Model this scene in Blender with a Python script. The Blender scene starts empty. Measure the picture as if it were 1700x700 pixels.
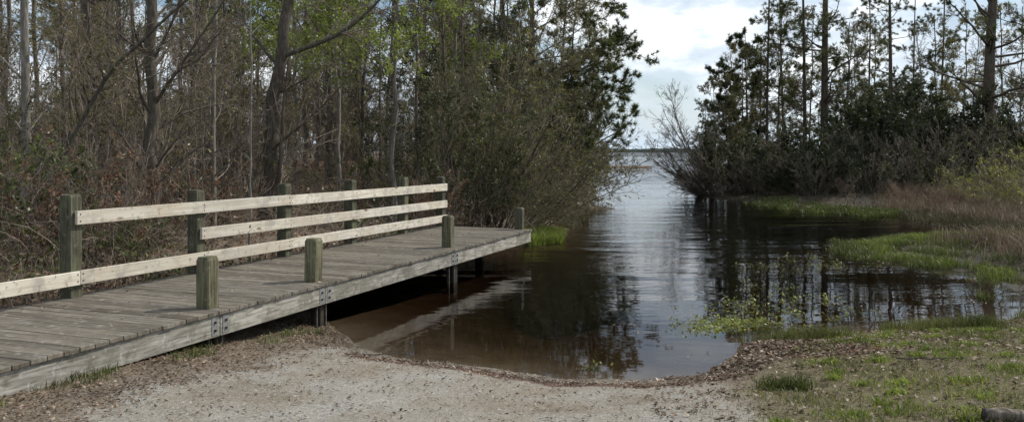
import bpy, math, random
import numpy as np
R = math.radians
rng = np.random.default_rng(7)
random.seed(7)
scene = bpy.context.scene
COL = scene.collection
F, HC, WL = 1400.0, 1.5, -0.54          # focal length in photo pixels, eye height over the deck, water level

# ------------------------------------------------------------------ mesh helpers
def mesh_np(name, verts, faces_list, mats, rnd=None, smooth=False):
    """faces_list: list of (faces int array (n,k), material index)"""
    me = bpy.data.meshes.new(name)
    verts = np.asarray(verts, dtype=np.float32)
    me.vertices.add(len(verts)); me.vertices.foreach_set('co', verts.ravel())
    loops = np.concatenate([f.ravel() for f, _ in faces_list]).astype(np.int32)
    tot = np.concatenate([np.full(len(f), f.shape[1]) for f, _ in faces_list]).astype(np.int32)
    mi = np.concatenate([np.full(len(f), m) for f, m in faces_list]).astype(np.int32)
    st = np.concatenate([[0], np.cumsum(tot)[:-1]]).astype(np.int32)
    me.loops.add(len(loops)); me.loops.foreach_set('vertex_index', loops)
    me.polygons.add(len(tot)); me.polygons.foreach_set('loop_start', st)
    me.polygons.foreach_set('material_index', mi)
    if smooth: me.polygons.foreach_set('use_smooth', np.ones(len(tot), dtype=bool))
    for m in mats: me.materials.append(m)
    me.update(calc_edges=True)
    if rnd is not None:
        a = me.attributes.new('rnd', 'FLOAT', 'FACE'); a.data.foreach_set('value', np.asarray(rnd, dtype=np.float32))
    return me

def link(name, me, parent=None, loc=None):
    o = bpy.data.objects.new(name, me); COL.objects.link(o)
    if parent: o.parent = parent
    if loc is not None: o.location = loc
    return o

def tag(o, label=None, cat=None, group=None, kind=None):
    if label: o['label'] = label
    if cat: o['category'] = cat
    if group: o['group'] = group
    if kind: o['kind'] = kind
    return o

def empty(name, loc, rz=0, label=None, cat=None, group=None):
    o = bpy.data.objects.new(name, None); COL.objects.link(o); o.location = loc; o.rotation_euler = (0, 0, rz)
    o.empty_display_size = .2
    return tag(o, label, cat, group)

def copy_tree(o, parent=None):
    c = o.copy(); COL.objects.link(c); c.parent = parent
    for ch in list(o.children): copy_tree(ch, c)
    return c

class MB:
    """collects boxes and rods, builds one mesh"""
    def __init__(s): s.v = []; s.f = []; s.r = []
    def box(s, x0, x1, y0, y1, z0, z1, bev=0.0, jit=0.0, z_at_end=None):
        b = len(s.v); r = random.random()
        e = bev
        if e <= 0:
            pts = [(x, y, z) for z in (z0, z1) for (x, y) in ((x0, y0), (x1, y0), (x1, y1), (x0, y1))]
            fs = [(0, 3, 2, 1), (4, 5, 6, 7), (0, 1, 5, 4), (1, 2, 6, 5), (2, 3, 7, 6), (3, 0, 4, 7)]
        else:
            pts = []; fs = []
            xs = (x0, x1); ys = (y0, y1); zs = (z0, z1)
            idx = {}
            for i in (0, 1):
                for j in (0, 1):
                    for k in (0, 1):
                        sx = e if i == 0 else -e; sy = e if j == 0 else -e; sz = e if k == 0 else -e
                        for a, p in enumerate([(xs[i], ys[j] + sy, zs[k] + sz), (xs[i] + sx, ys[j], zs[k] + sz), (xs[i] + sx, ys[j] + sy, zs[k])]):
                            idx[(i, j, k, a)] = len(pts); pts.append(p)
            I = lambda *a: idx[a]
            for i in (0, 1):
                q = [I(i, 0, 0, 0), I(i, 1, 0, 0), I(i, 1, 1, 0), I(i, 0, 1, 0)]; fs.append(tuple(q if i else q[::-1]))
                q = [I(0, i, 0, 1), I(1, i, 0, 1), I(1, i, 1, 1), I(0, i, 1, 1)]; fs.append(tuple(q[::-1] if i else q))
                q = [I(0, 0, i, 2), I(1, 0, i, 2), I(1, 1, i, 2), I(0, 1, i, 2)]; fs.append(tuple(q if i else q[::-1]))
            for i in (0, 1):
                for j in (0, 1):
                    fs.append((I(i, j, 0, 0), I(i, j, 1, 0), I(i, j, 1, 1), I(i, j, 0, 1)))
                    fs.append((I(i, 0, j, 0), I(i, 1, j, 0), I(i, 1, j, 2), I(i, 0, j, 2)))
                    fs.append((I(0, i, j, 1), I(1, i, j, 1), I(1, i, j, 2), I(0, i, j, 2)))
            for i in (0, 1):
                for j in (0, 1):
                    for k in (0, 1): fs.append((I(i, j, k, 0), I(i, j, k, 1), I(i, j, k, 2)))
        if jit: 
            dz = random.uniform(-jit, jit); pts = [(p[0], p[1], p[2] + dz) for p in pts]
        s.v += pts; s.f += [tuple(i + b for i in f) for f in fs]; s.r += [r] * len(fs)
        return s
    def cyl(s, c, axis, r, h, n=10, r2=None):
        """prism along axis 0/1/2 from c"""
        b = len(s.v); r2 = r if r2 is None else r2; rr = random.random()
        for k, (q, ra) in enumerate(((0, r), (h, r2))):
            for i in range(n):
                a = 2 * math.pi * i / n; p = [0, 0, 0]
                o = [x for x in (0, 1, 2) if x != axis]
                p[o[0]] = ra * math.cos(a); p[o[1]] = ra * math.sin(a); p[axis] = q
                s.v.append(tuple(c[j] + p[j] for j in range(3)))
        for i in range(n):
            j = (i + 1) % n; s.f.append((b + i, b + j, b + n + j, b + n + i))
        s.f.append(tuple(b + i for i in range(n))[::-1]); s.f.append(tuple(b + n + i for i in range(n)))
        s.r += [rr] * (n + 2)
        return s
    def build(s, name, mat, parent=None):
        me = bpy.data.meshes.new(name); me.from_pydata(s.v, [], s.f); me.materials.append(mat)
        a = me.attributes.new('rnd', 'FLOAT', 'FACE'); a.data.foreach_set('value', np.array(s.r, dtype=np.float32))
        import bmesh
        bm = bmesh.new(); bm.from_mesh(me); bmesh.ops.recalc_face_normals(bm, faces=bm.faces); bm.to_mesh(me); bm.free()
        return link(name, me, parent)

# ------------------------------------------------------------------ materials
def mat_new(name):
    m = bpy.data.materials.new(name); m.use_nodes = True
    nt = m.node_tree; nt.nodes.clear()
    return m, nt, nt.nodes, nt.links
def N(nt, t, **kw):
    n = nt.nodes.new(t)
    for k, v in kw.items():
        if k == 'i':
            for kk, vv in v.items(): n.inputs[kk].default_value = vv
        else: setattr(n, k, v)
    return n
def ramp(nt, fac, stops, interp='LINEAR'):
    n = nt.nodes.new('ShaderNodeValToRGB'); n.color_ramp.interpolation = interp
    e = n.color_ramp.elements
    while len(e) < len(stops): e.new(0.5)
    for el, (p, c) in zip(e, stops): el.position = p; el.color = (*c, 1)
    nt.links.new(fac, n.inputs[0]); return n.outputs[0]
def mixc(nt, fac, a, b, mode='MIX'):
    n = nt.nodes.new('ShaderNodeMix'); n.data_type = 'RGBA'; n.blend_type = mode
    for s, v in ((n.inputs[0], fac), (n.inputs[6], a), (n.inputs[7], b)):
        if hasattr(v, 'node'): nt.links.new(v, s)
        else: s.default_value = v if isinstance(v, (int, float)) else (*v, 1)
    return n.outputs[2]
def math_(nt, op, a, b=0.0, c=None, clamp=False):
    n = nt.nodes.new('ShaderNodeMath'); n.operation = op; n.use_clamp = clamp
    for s, v in zip(n.inputs, (a, b, c if c is not None else 0.0)):
        if hasattr(v, 'node'): nt.links.new(v, s)
        else: s.default_value = v
    return n.outputs[0]
def noise(nt, scale, detail=4, rough=.55, vec=None, sc3=None, dist=0.0):
    tc = nt.nodes.new('ShaderNodeTexCoord') if vec is None else None
    v = tc.outputs['Object'] if vec is None else vec
    if sc3:
        mp = nt.nodes.new('ShaderNodeMapping'); mp.inputs['Scale'].default_value = sc3; nt.links.new(v, mp.inputs[0]); v = mp.outputs[0]
    n = nt.nodes.new('ShaderNodeTexNoise'); n.inputs['Scale'].default_value = scale; n.inputs['Detail'].default_value = detail
    n.inputs['Roughness'].default_value = rough; n.inputs['Distortion'].default_value = dist
    nt.links.new(v, n.inputs['Vector']); return n.outputs[0]
def geo_pos(nt): return nt.nodes.new('ShaderNodeNewGeometry').outputs['Position']
def attr(nt, name): return N(nt, 'ShaderNodeAttribute', attribute_name=name).outputs['Fac']
def finish(nt, col, rough=.8, bump=None, bstr=.3, bdist=.01, spec=.3, metal=0):
    p = nt.nodes.new('ShaderNodeBsdfPrincipled'); o = nt.nodes.new('ShaderNodeOutputMaterial')
    if hasattr(col, 'node'): nt.links.new(col, p.inputs['Base Color'])
    else: p.inputs['Base Color'].default_value = (*col, 1)
    if hasattr(rough, 'node'): nt.links.new(rough, p.inputs['Roughness'])
    else: p.inputs['Roughness'].default_value = rough
    p.inputs['Specular IOR Level'].default_value = spec; p.inputs['Metallic'].default_value = metal
    if bump is not None:
        b = nt.nodes.new('ShaderNodeBump'); b.inputs['Strength'].default_value = bstr; b.inputs['Distance'].default_value = bdist
        nt.links.new(bump, b.inputs['Height']); nt.links.new(b.outputs[0], p.inputs['Normal'])
    nt.links.new(p.outputs[0], o.inputs[0]); return p

def leaf_mat(name, c0, c1, c2=None, trans=.35, clump=1.2):
    """foliage: random per leaf, and slow changes of hue through the plant"""
    m, nt, _, L = mat_new(name)
    r = attr(nt, 'rnd'); n = noise(nt, clump, 2, .5, vec=geo_pos(nt))
    base = ramp(nt, r, [(0, c0), (.6, c1), (1, c2 or c1)])
    nn = ramp(nt, n, [(.35, (.65, .65, .6)), (.65, (1.3, 1.3, 1.25))])
    col = mixc(nt, 1.0, base, nn, 'MULTIPLY')
    oi = N(nt, 'ShaderNodeObjectInfo').outputs['Random']
    oc = ramp(nt, oi, [(0, (.8, .78, .75)), (1, (1.2, 1.15, 1.1))])
    col = mixc(nt, 1.0, col, oc, 'MULTIPLY')
    d = N(nt, 'ShaderNodeBsdfDiffuse'); t = N(nt, 'ShaderNodeBsdfTranslucent'); g = N(nt, 'ShaderNodeBsdfGlossy', i={'Roughness': .45})
    L.new(col, d.inputs[0]); L.new(col, t.inputs[0]); g.inputs[0].default_value = (1, 1, 1, 1)
    m1 = N(nt, 'ShaderNodeMixShader', i={0: trans}); L.new(d.outputs[0], m1.inputs[1]); L.new(t.outputs[0], m1.inputs[2])
    m2 = N(nt, 'ShaderNodeMixShader', i={0: .03}); L.new(m1.outputs[0], m2.inputs[1]); L.new(g.outputs[0], m2.inputs[2])
    o = N(nt, 'ShaderNodeOutputMaterial'); L.new(m2.outputs[0], o.inputs[0])
    return m

def bark_mat(name, dark, mid, light, zs=3.0, bump=.02, patch=.0, patchcol=(.35, .36, .33)):
    m, nt, _, L = mat_new(name)
    n = noise(nt, 9, 5, .65, sc3=(3, 3, .6)); n2 = noise(nt, 1.6, 3, .6)
    c = ramp(nt, n, [(.3, dark), (.5, mid), (.72, light)])
    c = mixc(nt, ramp(nt, n2, [(.45, (0, 0, 0)), (.65, (1, 1, 1))]), c, mixc(nt, .5, c, (.10, .105, .075)))
    if patch: c = mixc(nt, ramp(nt, noise(nt, 2.3, 5, .7), [(1 - patch - .05, (0, 0, 0)), (1 - patch + .05, (1, 1, 1))]), c, patchcol)
    oi = N(nt, 'ShaderNodeObjectInfo').outputs['Random']
    c = mixc(nt, 1.0, c, ramp(nt, oi, [(0, (.8, .8, .8)), (1, (1.25, 1.22, 1.2))]), 'MULTIPLY')
    finish(nt, c, .9, n, .8, bump, .15)
    return m

def wood_mat(name, stops, grain, streak=(.6, .6, .6), blotch=None, rough=.8, knots=False, bump=.004, edge=None):
    """grain = scale triple that stretches the noise along the board"""
    m, nt, _, L = mat_new(name)
    r = attr(nt, 'rnd')
    tc = N(nt, 'ShaderNodeTexCoord').outputs['Object']
    off = N(nt, 'ShaderNodeVectorMath', operation='ADD'); L.new(tc, off.inputs[0])
    cb = N(nt, 'ShaderNodeCombineXYZ'); rr = math_(nt, 'MULTIPLY', r, 37.0)
    for k in range(3): L.new(rr, cb.inputs[k])
    L.new(cb.outputs[0], off.inputs[1]); v = off.outputs[0]
    n = noise(nt, 1, 6, .62, vec=v, sc3=grain, dist=.3)
    c = ramp(nt, n, stops)
    c = mixc(nt, 1.0, c, ramp(nt, r, [(0, streak), (.5, (.95, .95, .95)), (1, (1.2, 1.18, 1.15))]), 'MULTIPLY')
    if blotch:
        for (sc, lo, hi, colr, amt, det) in blotch:
            b = noise(nt, sc, det, .65, vec=v)
            f = math_(nt, 'MULTIPLY', ramp(nt, b, [(lo, (0, 0, 0)), (hi, (1, 1, 1))]), amt)
            c = mixc(nt, f, c, colr)
    if knots:
        vo = N(nt, 'ShaderNodeTexVoronoi', i={'Scale': 2.1}); mp = N(nt, 'ShaderNodeMapping', i={'Scale': (1.0, .4, 2.6)})
        L.new(v, mp.inputs[0]); L.new(mp.outputs[0], vo.inputs['Vector'])
        c = mixc(nt, ramp(nt, vo.outputs['Distance'], [(.07, (.9, .9, .9)), (.15, (0, 0, 0))]), c, (.17, .10, .055))
    finish(nt, c, rough, n, .7, bump, .2)
    return m

M = {}
M['rail'] = wood_mat('new_pine', [(.3, (.43, .385, .30)), (.5, (.60, .555, .465)), (.7, (.74, .70, .61))], (1.5, 30, 30), (.86, .84, .80),
                     [(5, .50, .64, (.33, .30, .26), .7, 7), (1.3, .5, .66, (.52, .44, .33), .6, 4), (16, .57, .66, (.20, .17, .13), .7, 5), (.8, .45, .7, (.42, .40, .36), .5, 5)], .7, True)
M['post'] = wood_mat('treated_post', [(.32, (.035, .03, .02)), (.5, (.105, .10, .062)), (.7, (.20, .185, .125))], (40, 40, 2.2), (.8, .8, .8),
                     [(6, .52, .68, (.18, .20, .10), .5, 6), (4, .55, .68, (.06, .045, .03), .6, 6), (14, .58, .68, (.30, .29, .22), .5, 6)], .85)
M['dark_post'] = wood_mat('dark_treated_post', [(.3, (.035, .034, .022)), (.5, (.085, .083, .055)), (.72, (.17, .165, .115))], (40, 40, 2.2), (.75, .75, .75),  # darker variant of the post wood, for rail posts and far corner post
                     [(5, .5, .66, (.13, .15, .075), .5, 6), (4, .52, .66, (.04, .032, .024), .7, 6), (14, .58, .68, (.26, .25, .20), .4, 5)], .85)
M['deck'] = wood_mat('deck_planks', [(.25, (.065, .056, .043)), (.5, (.140, .124, .100)), (.75, (.245, .225, .19))], (30, 2.2, 30), (.66, .63, .60),
                     [(1.1, .5, .68, (.10, .088, .068), .6, 4), (12, .56, .68, (.34, .32, .28), .55, 5), (2.6, .56, .66, (.19, .165, .12), .5, 4), (18, .6, .7, (.07, .055, .04), .6, 4)], .85)
M['rim'] = wood_mat('weathered_rim', [(.28, (.09, .08, .062)), (.48, (.275, .258, .222)), (.7, (.45, .43, .385))], (3.5, 40, 40), (.85, .85, .85),
                    [(3.2, .48, .60, (.13, .125, .095), .65, 7), (9, .56, .66, (.10, .085, .06), .6, 7), (1.5, .56, .68, (.24, .24, .18), .4, 5), (15, .6, .68, (.52, .51, .47), .5, 6)], .85)
M['dark_wood'] = wood_mat('dark_dock_wood', [(.3, (.02, .017, .012)), (.6, (.045, .038, .028)), (.8, (.075, .068, .052))], (3, 30, 30))  # very dark brown tone for piles, joists and back board
def metal():
    m, nt, _, L = mat_new('galvanised_steel')
    n = noise(nt, 30, 4); c = ramp(nt, n, [(.35, (.15, .155, .15)), (.6, (.25, .255, .25)), (.75, (.18, .13, .09))])
    finish(nt, c, .55, n, .2, .002, .5, .35); return m
M['metal'] = metal()
m, nt, _, L = mat_new('dark_steel'); finish(nt, ramp(nt, noise(nt, 20, 4), [(.35, (.035, .032, .03)), (.65, (.09, .082, .075)), (.8, (.08, .05, .035))]), .7, spec=.3, metal=.2); M['dark_steel'] = m  # much darker steel than the brackets, for the legs below the rim
m, nt, _, L = mat_new('rusty_bolt'); finish(nt, ramp(nt, noise(nt, 40, 3), [(.4, (.03, .018, .012)), (.7, (.10, .05, .03))]), .6, metal=.3); M['bolt'] = m

M['bark_dark'] = bark_mat('bark_dark', (.04, .032, .025), (.10, .083, .066), (.20, .172, .14), patch=.3, patchcol=(.17, .165, .14))
M['bark_pine'] = bark_mat('bark_pine', (.035, .026, .02), (.085, .066, .052), (.16, .125, .10))
M['bark_pale'] = bark_mat('bark_pale', (.08, .07, .06), (.18, .165, .145), (.31, .295, .27), patch=.38, patchcol=(.33, .33, .31))
M['bark_grey'] = bark_mat('bark_grey', (.08, .07, .058), (.19, .17, .145), (.32, .29, .255), patch=.3, patchcol=(.27, .265, .24))
M['twig'] = bark_mat('twig_brown', (.13, .10, .076), (.27, .22, .175), (.42, .36, .30))
M['twig_grey'] = bark_mat('twig_grey', (.12, .10, .08), (.25, .215, .175), (.38, .34, .29))
M['twig_dark'] = bark_mat('twig_dark', (.05, .043, .035), (.10, .087, .072), (.16, .14, .12))
M['twig_olive'] = bark_mat('twig_olive', (.095, .08, .052), (.20, .172, .118), (.33, .295, .21))
M['leaf_olive'] = leaf_mat('leaf_olive', (.08, .082, .028), (.15, .15, .052), (.25, .235, .10), .45)
M['leaf_spring'] = leaf_mat('leaf_spring', (.12, .17, .03), (.20, .27, .05), (.30, .36, .08), .5)
M['leaf_dark'] = leaf_mat('leaf_dark', (.03, .038, .016), (.058, .070, .030), (.10, .115, .05), .3)
M['leaf_mid'] = leaf_mat('leaf_mid', (.045, .06, .018), (.09, .115, .034), (.15, .175, .06), .4)
M['leaf_brown'] = leaf_mat('leaf_brown', (.055, .032, .02), (.115, .070, .045), (.24, .165, .11), .2)
M['needle'] = leaf_mat('pine_needle', (.048, .062, .020), (.088, .108, .034), (.15, .165, .058), .3)
M['reed'] = leaf_mat('dead_grass', (.10, .074, .05), (.175, .132, .094), (.31, .25, .18), .3)
M['marsh'] = leaf_mat('marsh_grass', (.05, .07, .018), (.11, .145, .032), (.20, .23, .06), .35)
M['lawn'] = leaf_mat('lawn_grass', (.09, .115, .028), (.16, .19, .048), (.30, .28, .12), .3)
M['leaf_rust'] = leaf_mat('leaf_rust', (.12, .06, .035), (.23, .125, .075), (.36, .23, .155), .25)
M['mud_sedge'] = leaf_mat('mud_sedge', (.04, .042, .018), (.08, .078, .036), (.16, .13, .08), .3)
M['litter'] = leaf_mat('leaf_litter', (.085, .058, .042), (.185, .135, .10), (.38, .31, .25), .15, 3)
M['yellow_shoot'] = leaf_mat('yellow_shoot', (.16, .18, .04), (.26, .28, .07), (.38, .38, .12), .35)
M['bright_grass'] = leaf_mat('bright_grass', (.09, .13, .022), (.18, .24, .038), (.28, .33, .07), .45)
M['lily'] = leaf_mat('water_leaf', (.15, .185, .045), (.25, .285, .075), (.38, .40, .15), .4)

# ------------------------------------------------------------------ terrain
SHORE = np.array([(-1.78, 9.2), (-1.6, 8.79), (-1.2, 8.4), (-.59, 8.15), (0, 7.85), (.48, 7.55), (1.13, 7.5), (1.75, 7.75), (2.15, 8.3), (2.4, 8.9), (2.96, 9.2),
    (3.7, 9.45), (4.5, 9.7), (5.3, 9.85), (6.3, 10.4), (6.9, 11.2), (7.2, 12.2), (7.7, 13.3), (7.6, 14.6), (7.3, 15.8), (7.0, 17.1), (7.6, 18.1), (9.8, 19.7),
    (12.4, 20.6), (12.2, 21.5), (11.6, 22.8), (11.5, 24.8), (12.8, 27.5), (10.4, 28.5), (9.6, 31), (9.3, 34), (8.5, 36), (8.3, 38), (9.2, 45), (11, 58), (16, 80),
    (60, 95), (1500, 300), (1500, 1500), (-1500, 1500), (-1500, 420), (-90, 210), (-20, 160), (2, 120), (6, 97), (7.6, 80), (5.6, 60), (4.4, 45), (3.6, 36), (3.1, 31), (3.9, 29.7),
    (2.6, 28.6), (1.9, 24), (1.1, 20.5), (.9, 18.8), (.1, 18.1), (-.9, 17.3), (-1.9, 15.5), (-2.5, 13.5), (-2.7, 11.5), (-2.3, 10.2)], dtype=float)
def shore_dist(x, y):
    """signed distance to the waterline, positive on land"""
    P = np.stack([np.asarray(x, float).ravel(), np.asarray(y, float).ravel()], 1)
    A = SHORE; B = np.roll(SHORE, -1, 0)
    best = np.full(len(P), 1e9); inside = np.zeros(len(P), bool)
    for a, b in zip(A, B):
        ab = b - a; t = np.clip(((P - a) @ ab) / (ab @ ab), 0, 1)
        d = np.hypot(*(P - a - t[:, None] * ab).T); best = np.minimum(best, d)
        c = ((a[1] > P[:, 1]) != (b[1] > P[:, 1]))
        with np.errstate(divide='ignore', invalid='ignore'):
            xi = (b[0] - a[0]) * (P[:, 1] - a[1]) / (b[1] - a[1]) + a[0]
        inside ^= c & (P[:, 0] < xi)
    return np.where(inside, -best, best).reshape(np.shape(x))
_ph = rng.uniform(0, 6.28, (14, 2)); _fr = rng.normal(0, 1, (14, 2))
def lump(x, y, s=1.0):
    v = 0
    for k in range(14):
        f = _fr[k] * s * (1 + k * .35); v = v + np.sin(f[0] * x + f[1] * y + _ph[k, 0]) / (1 + k * .5)
    return v / 4
def sstep(a, b, v):
    t = np.clip((v - a) / (b - a), 0, 1); return t * t * (3 - 2 * t)
def ground_z(x, y):
    x = np.asarray(x, float); y = np.asarray(y, float)
    sd = shore_dist(x, y) + (.12 * lump(x, y, 2.2) + .05 * lump(x, y, 7.5)) * np.clip(y / 8, .5, 2.5)
    marsh = sstep(5.5, 7.5, x) * sstep(10.5, 12.5, y) * (1 - sstep(30, 34, y))
    left = sstep(-2, -6, x) * sstep(5, 9, y)
    cap = .42 * (1 - marsh) + .10 * marsh + .25 * left
    g = cap * (1 - np.exp(-np.clip(sd, 0, 1e9) * .42 * (1 + .0 * marsh)))
    g = g + left * np.clip(-x - 6, 0, 60) * .012 + left * (np.clip(y - 18, 0, 60) * .010 + sstep(17, 34, y) * .45)
    g = g + marsh * np.clip(sd * 2, 0, 1) * (.14 * lump(x, y, 2.3) - .045)
    g = g + np.clip(sd, 0, 1) * (1 - marsh) * .03 * lump(x, y, 1.3) + np.clip(sd, 0, 1) * .011 * lump(x, y, 6) * (y < 14)
    dpt = np.clip(-sd, 0, 1e9)
    return WL + np.where(sd > 0, g, -(.10 * np.minimum(dpt, 2.2) + .30 * np.clip(dpt - 2.2, 0, 4)) + marsh * np.clip(-sd, 0, 1) * .10 * np.clip(lump(x, y, 1.5) - .1, 0, 1) * (sd > -2.2))
def gz(x, y): return float(ground_z(np.array([x]), np.array([y]))[0])
def at(px, D): return (px - 850) / F * D

def axis(segs):
    out = [segs[0][0]]
    for a, b, s0, s1 in segs:
        x = a; n = max(2, int(2 * (b - a) / (s0 + s1)))
        t = np.linspace(0, 1, n + 1)[1:]
        if abs(s1 - s0) < 1e-9: out += list(a + (b - a) * t)
        else:
            w = s0 + (s1 - s0) * (t - .5 / n); w = np.cumsum(w); out += list(a + (b - a) * w / w[-1])
    return np.array(out)
xs = axis([(-1600, -100, 120, 8), (-100, -12, 4, .4), (-12, -5, .35, .09), (-5, 8, .075, .075), (8, 16, .09, .4), (16, 100, .5, 6), (100, 1600, 8, 120)])
ys = axis([(-60, 2, 6, .3), (2, 4.5, .2, .08), (4.5, 12, .07, .07), (12, 32, .1, .4), (32, 100, .45, 4), (100, 1600, 5, 120)])
X, Y = np.meshgrid(xs, ys)
Z = ground_z(X, Y)
nx, ny = len(xs), len(ys)
idx = np.arange(nx * ny).reshape(ny, nx)
q = np.stack([idx[:-1, :-1], idx[:-1, 1:], idx[1:, 1:], idx[1:, :-1]], -1).reshape(-1, 4)
m, nt, _, L = mat_new('ground_soil')
pos = geo_pos(nt)
sand = attr(nt, 'sand'); grass = attr(nt, 'grass'); wet = attr(nt, 'wet'); wrack = attr(nt, 'wrack'); mud = attr(nt, 'mud')
nf = noise(nt, 38, 6, .75, vec=pos); nm = noise(nt, 5, 5, .6, vec=pos); nb = noise(nt, 1.1, 4, .6, vec=pos)
vo = N(nt, 'ShaderNodeTexVoronoi', i={'Scale': 85.0}); L.new(pos, vo.inputs['Vector'])
peb = N(nt, 'ShaderNodeSeparateColor'); L.new(vo.outputs['Color'], peb.inputs[0])
nd = noise(nt, 1.7, 7, .72, vec=pos)
c_sand = ramp(nt, nf, [(.3, (.15, .138, .115)), (.5, (.265, .25, .217)), (.7, (.38, .365, .325))])
c_sand = mixc(nt, 1, c_sand, ramp(nt, peb.outputs[0], [(0, (.72, .72, .73)), (.25, (.97, .97, .97)), (1, (1.12, 1.12, 1.12))]), 'MULTIPLY')
c_sand = mixc(nt, ramp(nt, nb, [(.40, (0, 0, 0)), (.60, (.9, .9, .9))]), c_sand, mixc(nt, 1, c_sand, (.76, .68, .58), 'MULTIPLY'))
c_sand = mixc(nt, ramp(nt, nd, [(.54, (0, 0, 0)), (.68, (.8, .8, .8))]), c_sand, mixc(nt, 1, c_sand, (.62, .54, .46), 'MULTIPLY'))
c_sand = mixc(nt, ramp(nt, nd, [(.28, (.6, .6, .6)), (.42, (0, 0, 0))]), c_sand, (.40, .385, .35))
c_dirt = ramp(nt, nf, [(.3, (.07, .054, .038)), (.52, (.155, .124, .09)), (.72, (.29, .245, .185))])
c_gr = ramp(nt, nf, [(.3, (.05, .042, .022)), (.52, (.115, .098, .05)), (.72, (.21, .17, .10))])
sm = math_(nt, 'ADD', sand, math_(nt, 'MULTIPLY', math_(nt, 'SUBTRACT', nd, .5), 2.6))
c = mixc(nt, ramp(nt, sm, [(.38, (0, 0, 0)), (.68, (1, 1, 1))]), c_dirt, c_sand)
gm = math_(nt, 'ADD', grass, math_(nt, 'MULTIPLY', math_(nt, 'SUBTRACT', nm, .5), 1.2))
c = mixc(nt, ramp(nt, gm, [(.4, (0, 0, 0)), (.7, (.85, .85, .85))]), c, c_gr)
wm = math_(nt, 'ADD', wrack, math_(nt, 'MULTIPLY', math_(nt, 'SUBTRACT', nm, .5), 1.4))
c = mixc(nt, ramp(nt, wm, [(.5, (0, 0, 0)), (.75, (.9, .9, .9))]), c, ramp(nt, nf, [(.3, (.05, .022, .015)), (.6, (.13, .06, .04)), (.8, (.28, .18, .13))]))
c = mixc(nt, mud, c, ramp(nt, nf, [(.3, (.025, .02, .014)), (.6, (.06, .048, .035)), (.8, (.11, .09, .065))]))
c = mixc(nt, wet, c, mixc(nt, 1, c, (.48, .44, .38), 'MULTIPLY'))
bh = math_(nt, 'ADD', math_(nt, 'MULTIPLY', nf, .6), math_(nt, 'MULTIPLY', vo.outputs['Distance'], .6))
rg = math_(nt, 'SUBTRACT', .92, math_(nt, 'MULTIPLY', wet, .35))
finish(nt, c, rg, bh, .8, .008, .25)
M['ground'] = m
me = mesh_np('ground', np.stack([X, Y, Z], -1).reshape(-1, 3), [(q, 0)], [m], smooth=True)
SD = shore_dist(X, Y) + .12 * lump(X, Y, 2.2) + .05 * lump(X, Y, 7.5)
# where the gravel landing is: an ellipse-like patch in front of the water
def sand_mask(x, y):
    d1 = np.hypot((x + .15) / 2.9, (y - 5.7) / 2.35)
    d2 = np.hypot((x + 1.0) / 1.3, (y - 7.6) / 1.6)
    v = np.maximum(1 - sstep(.7, 1.15, d1), 1 - sstep(.6, 1.2, d2))
    return v * (1 - .9 * sstep(1.3, 2.2, x - .12 * (y - 5) * 0))
def grass_mask(x, y): 
    a = sstep(1.4, 2.6, x + .25 * (7 - y)) * (1 - sstep(60, 70, y)) * (y < 12)
    b = sstep(5.5, 7, x) * (y >= 12) * (y < 33)
    return np.clip(a + b, 0, 1)
sdn = SD
wr = (1.0 + .5 * lump(X, Y, 4)) * np.exp(-((sdn - .38 - .20 * lump(X, Y, 2.2)) / (.12 + .12 * np.clip(lump(X, Y, 5), 0, 1))) ** 2) * (X > -1.6) * (X < 1.9) * (Y < 10)
wr = wr + .9 * np.exp(-((Y - 8.4) / .9) ** 2) * np.exp(-((X - 3.0) / .9) ** 2)
under = (sdn < 0)
for nm_, arr in (('sand', np.where(under, .75 * (Y < 14), sand_mask(X, Y))), ('grass', grass_mask(X, Y) * (~under)),
                 ('wet', np.clip(1 - sdn / (.55 + .25 * lump(X, Y, 2)), 0, 1)), ('wrack', wr), ('mud', sstep(5.5, 7, X) * sstep(9.5, 11.5, Y) * (1 - sstep(70, 90, Y)))):
    a = me.attributes.new(nm_, 'FLOAT', 'POINT'); a.data.foreach_set('value', arr.astype(np.float32).ravel())
tag(link('ground', me), 'sandy landing, leaf littered banks and lake bed', kind='structure')

# ------------------------------------------------------------------ water
m, nt, _, L = mat_new('lake_water')
pos = geo_pos(nt)
sp = N(nt, 'ShaderNodeSeparateXYZ'); L.new(pos, sp.inputs[0])
w1 = noise(nt, 1.0, 2, .45, vec=pos, sc3=(.9, 2.6, 1), dist=.5)
wl = noise(nt, 1.0, 2, .4, vec=pos, sc3=(.34, 1.0, 1), dist=.5)
w2 = noise(nt, 1.0, 2, .5, vec=pos, sc3=(3.0, 8.0, 1), dist=.3)
w0 = noise(nt, 1.0, 2, .5, vec=pos, sc3=(.12, .35, 1))
def smooth_m(v, a, b):
    n = N(nt, 'ShaderNodeMapRange', interpolation_type='SMOOTHSTEP', i={1: a, 2: b, 3: 0.0, 4: 1.0}); L.new(v, n.inputs[0]); return n.outputs[0]
far = smooth_m(sp.outputs[1], 8.5, 18.0)
farther = smooth_m(sp.outputs[1], 20.0, 70.0)
right = smooth_m(sp.outputs[0], 1.8, 3.5)
amp = math_(nt, 'ADD', .020, math_(nt, 'MULTIPLY', far, .31))
amp = math_(nt, 'ADD', amp, math_(nt, 'MULTIPLY', farther, .8))
amp = math_(nt, 'MULTIPLY', amp, ramp(nt, w0, [(.35, (.45, .45, .45)), (.6, (1.2, 1.2, 1.2))]))
amp = math_(nt, 'MULTIPLY', amp, math_(nt, 'SUBTRACT', 1.0, math_(nt, 'MULTIPLY', right, math_(nt, 'SUBTRACT', .45, math_(nt, 'MULTIPLY', farther, .45)))))
h = math_(nt, 'ADD', math_(nt, 'MULTIPLY', w1, .62), math_(nt, 'MULTIPLY', w2, .22))
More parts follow.
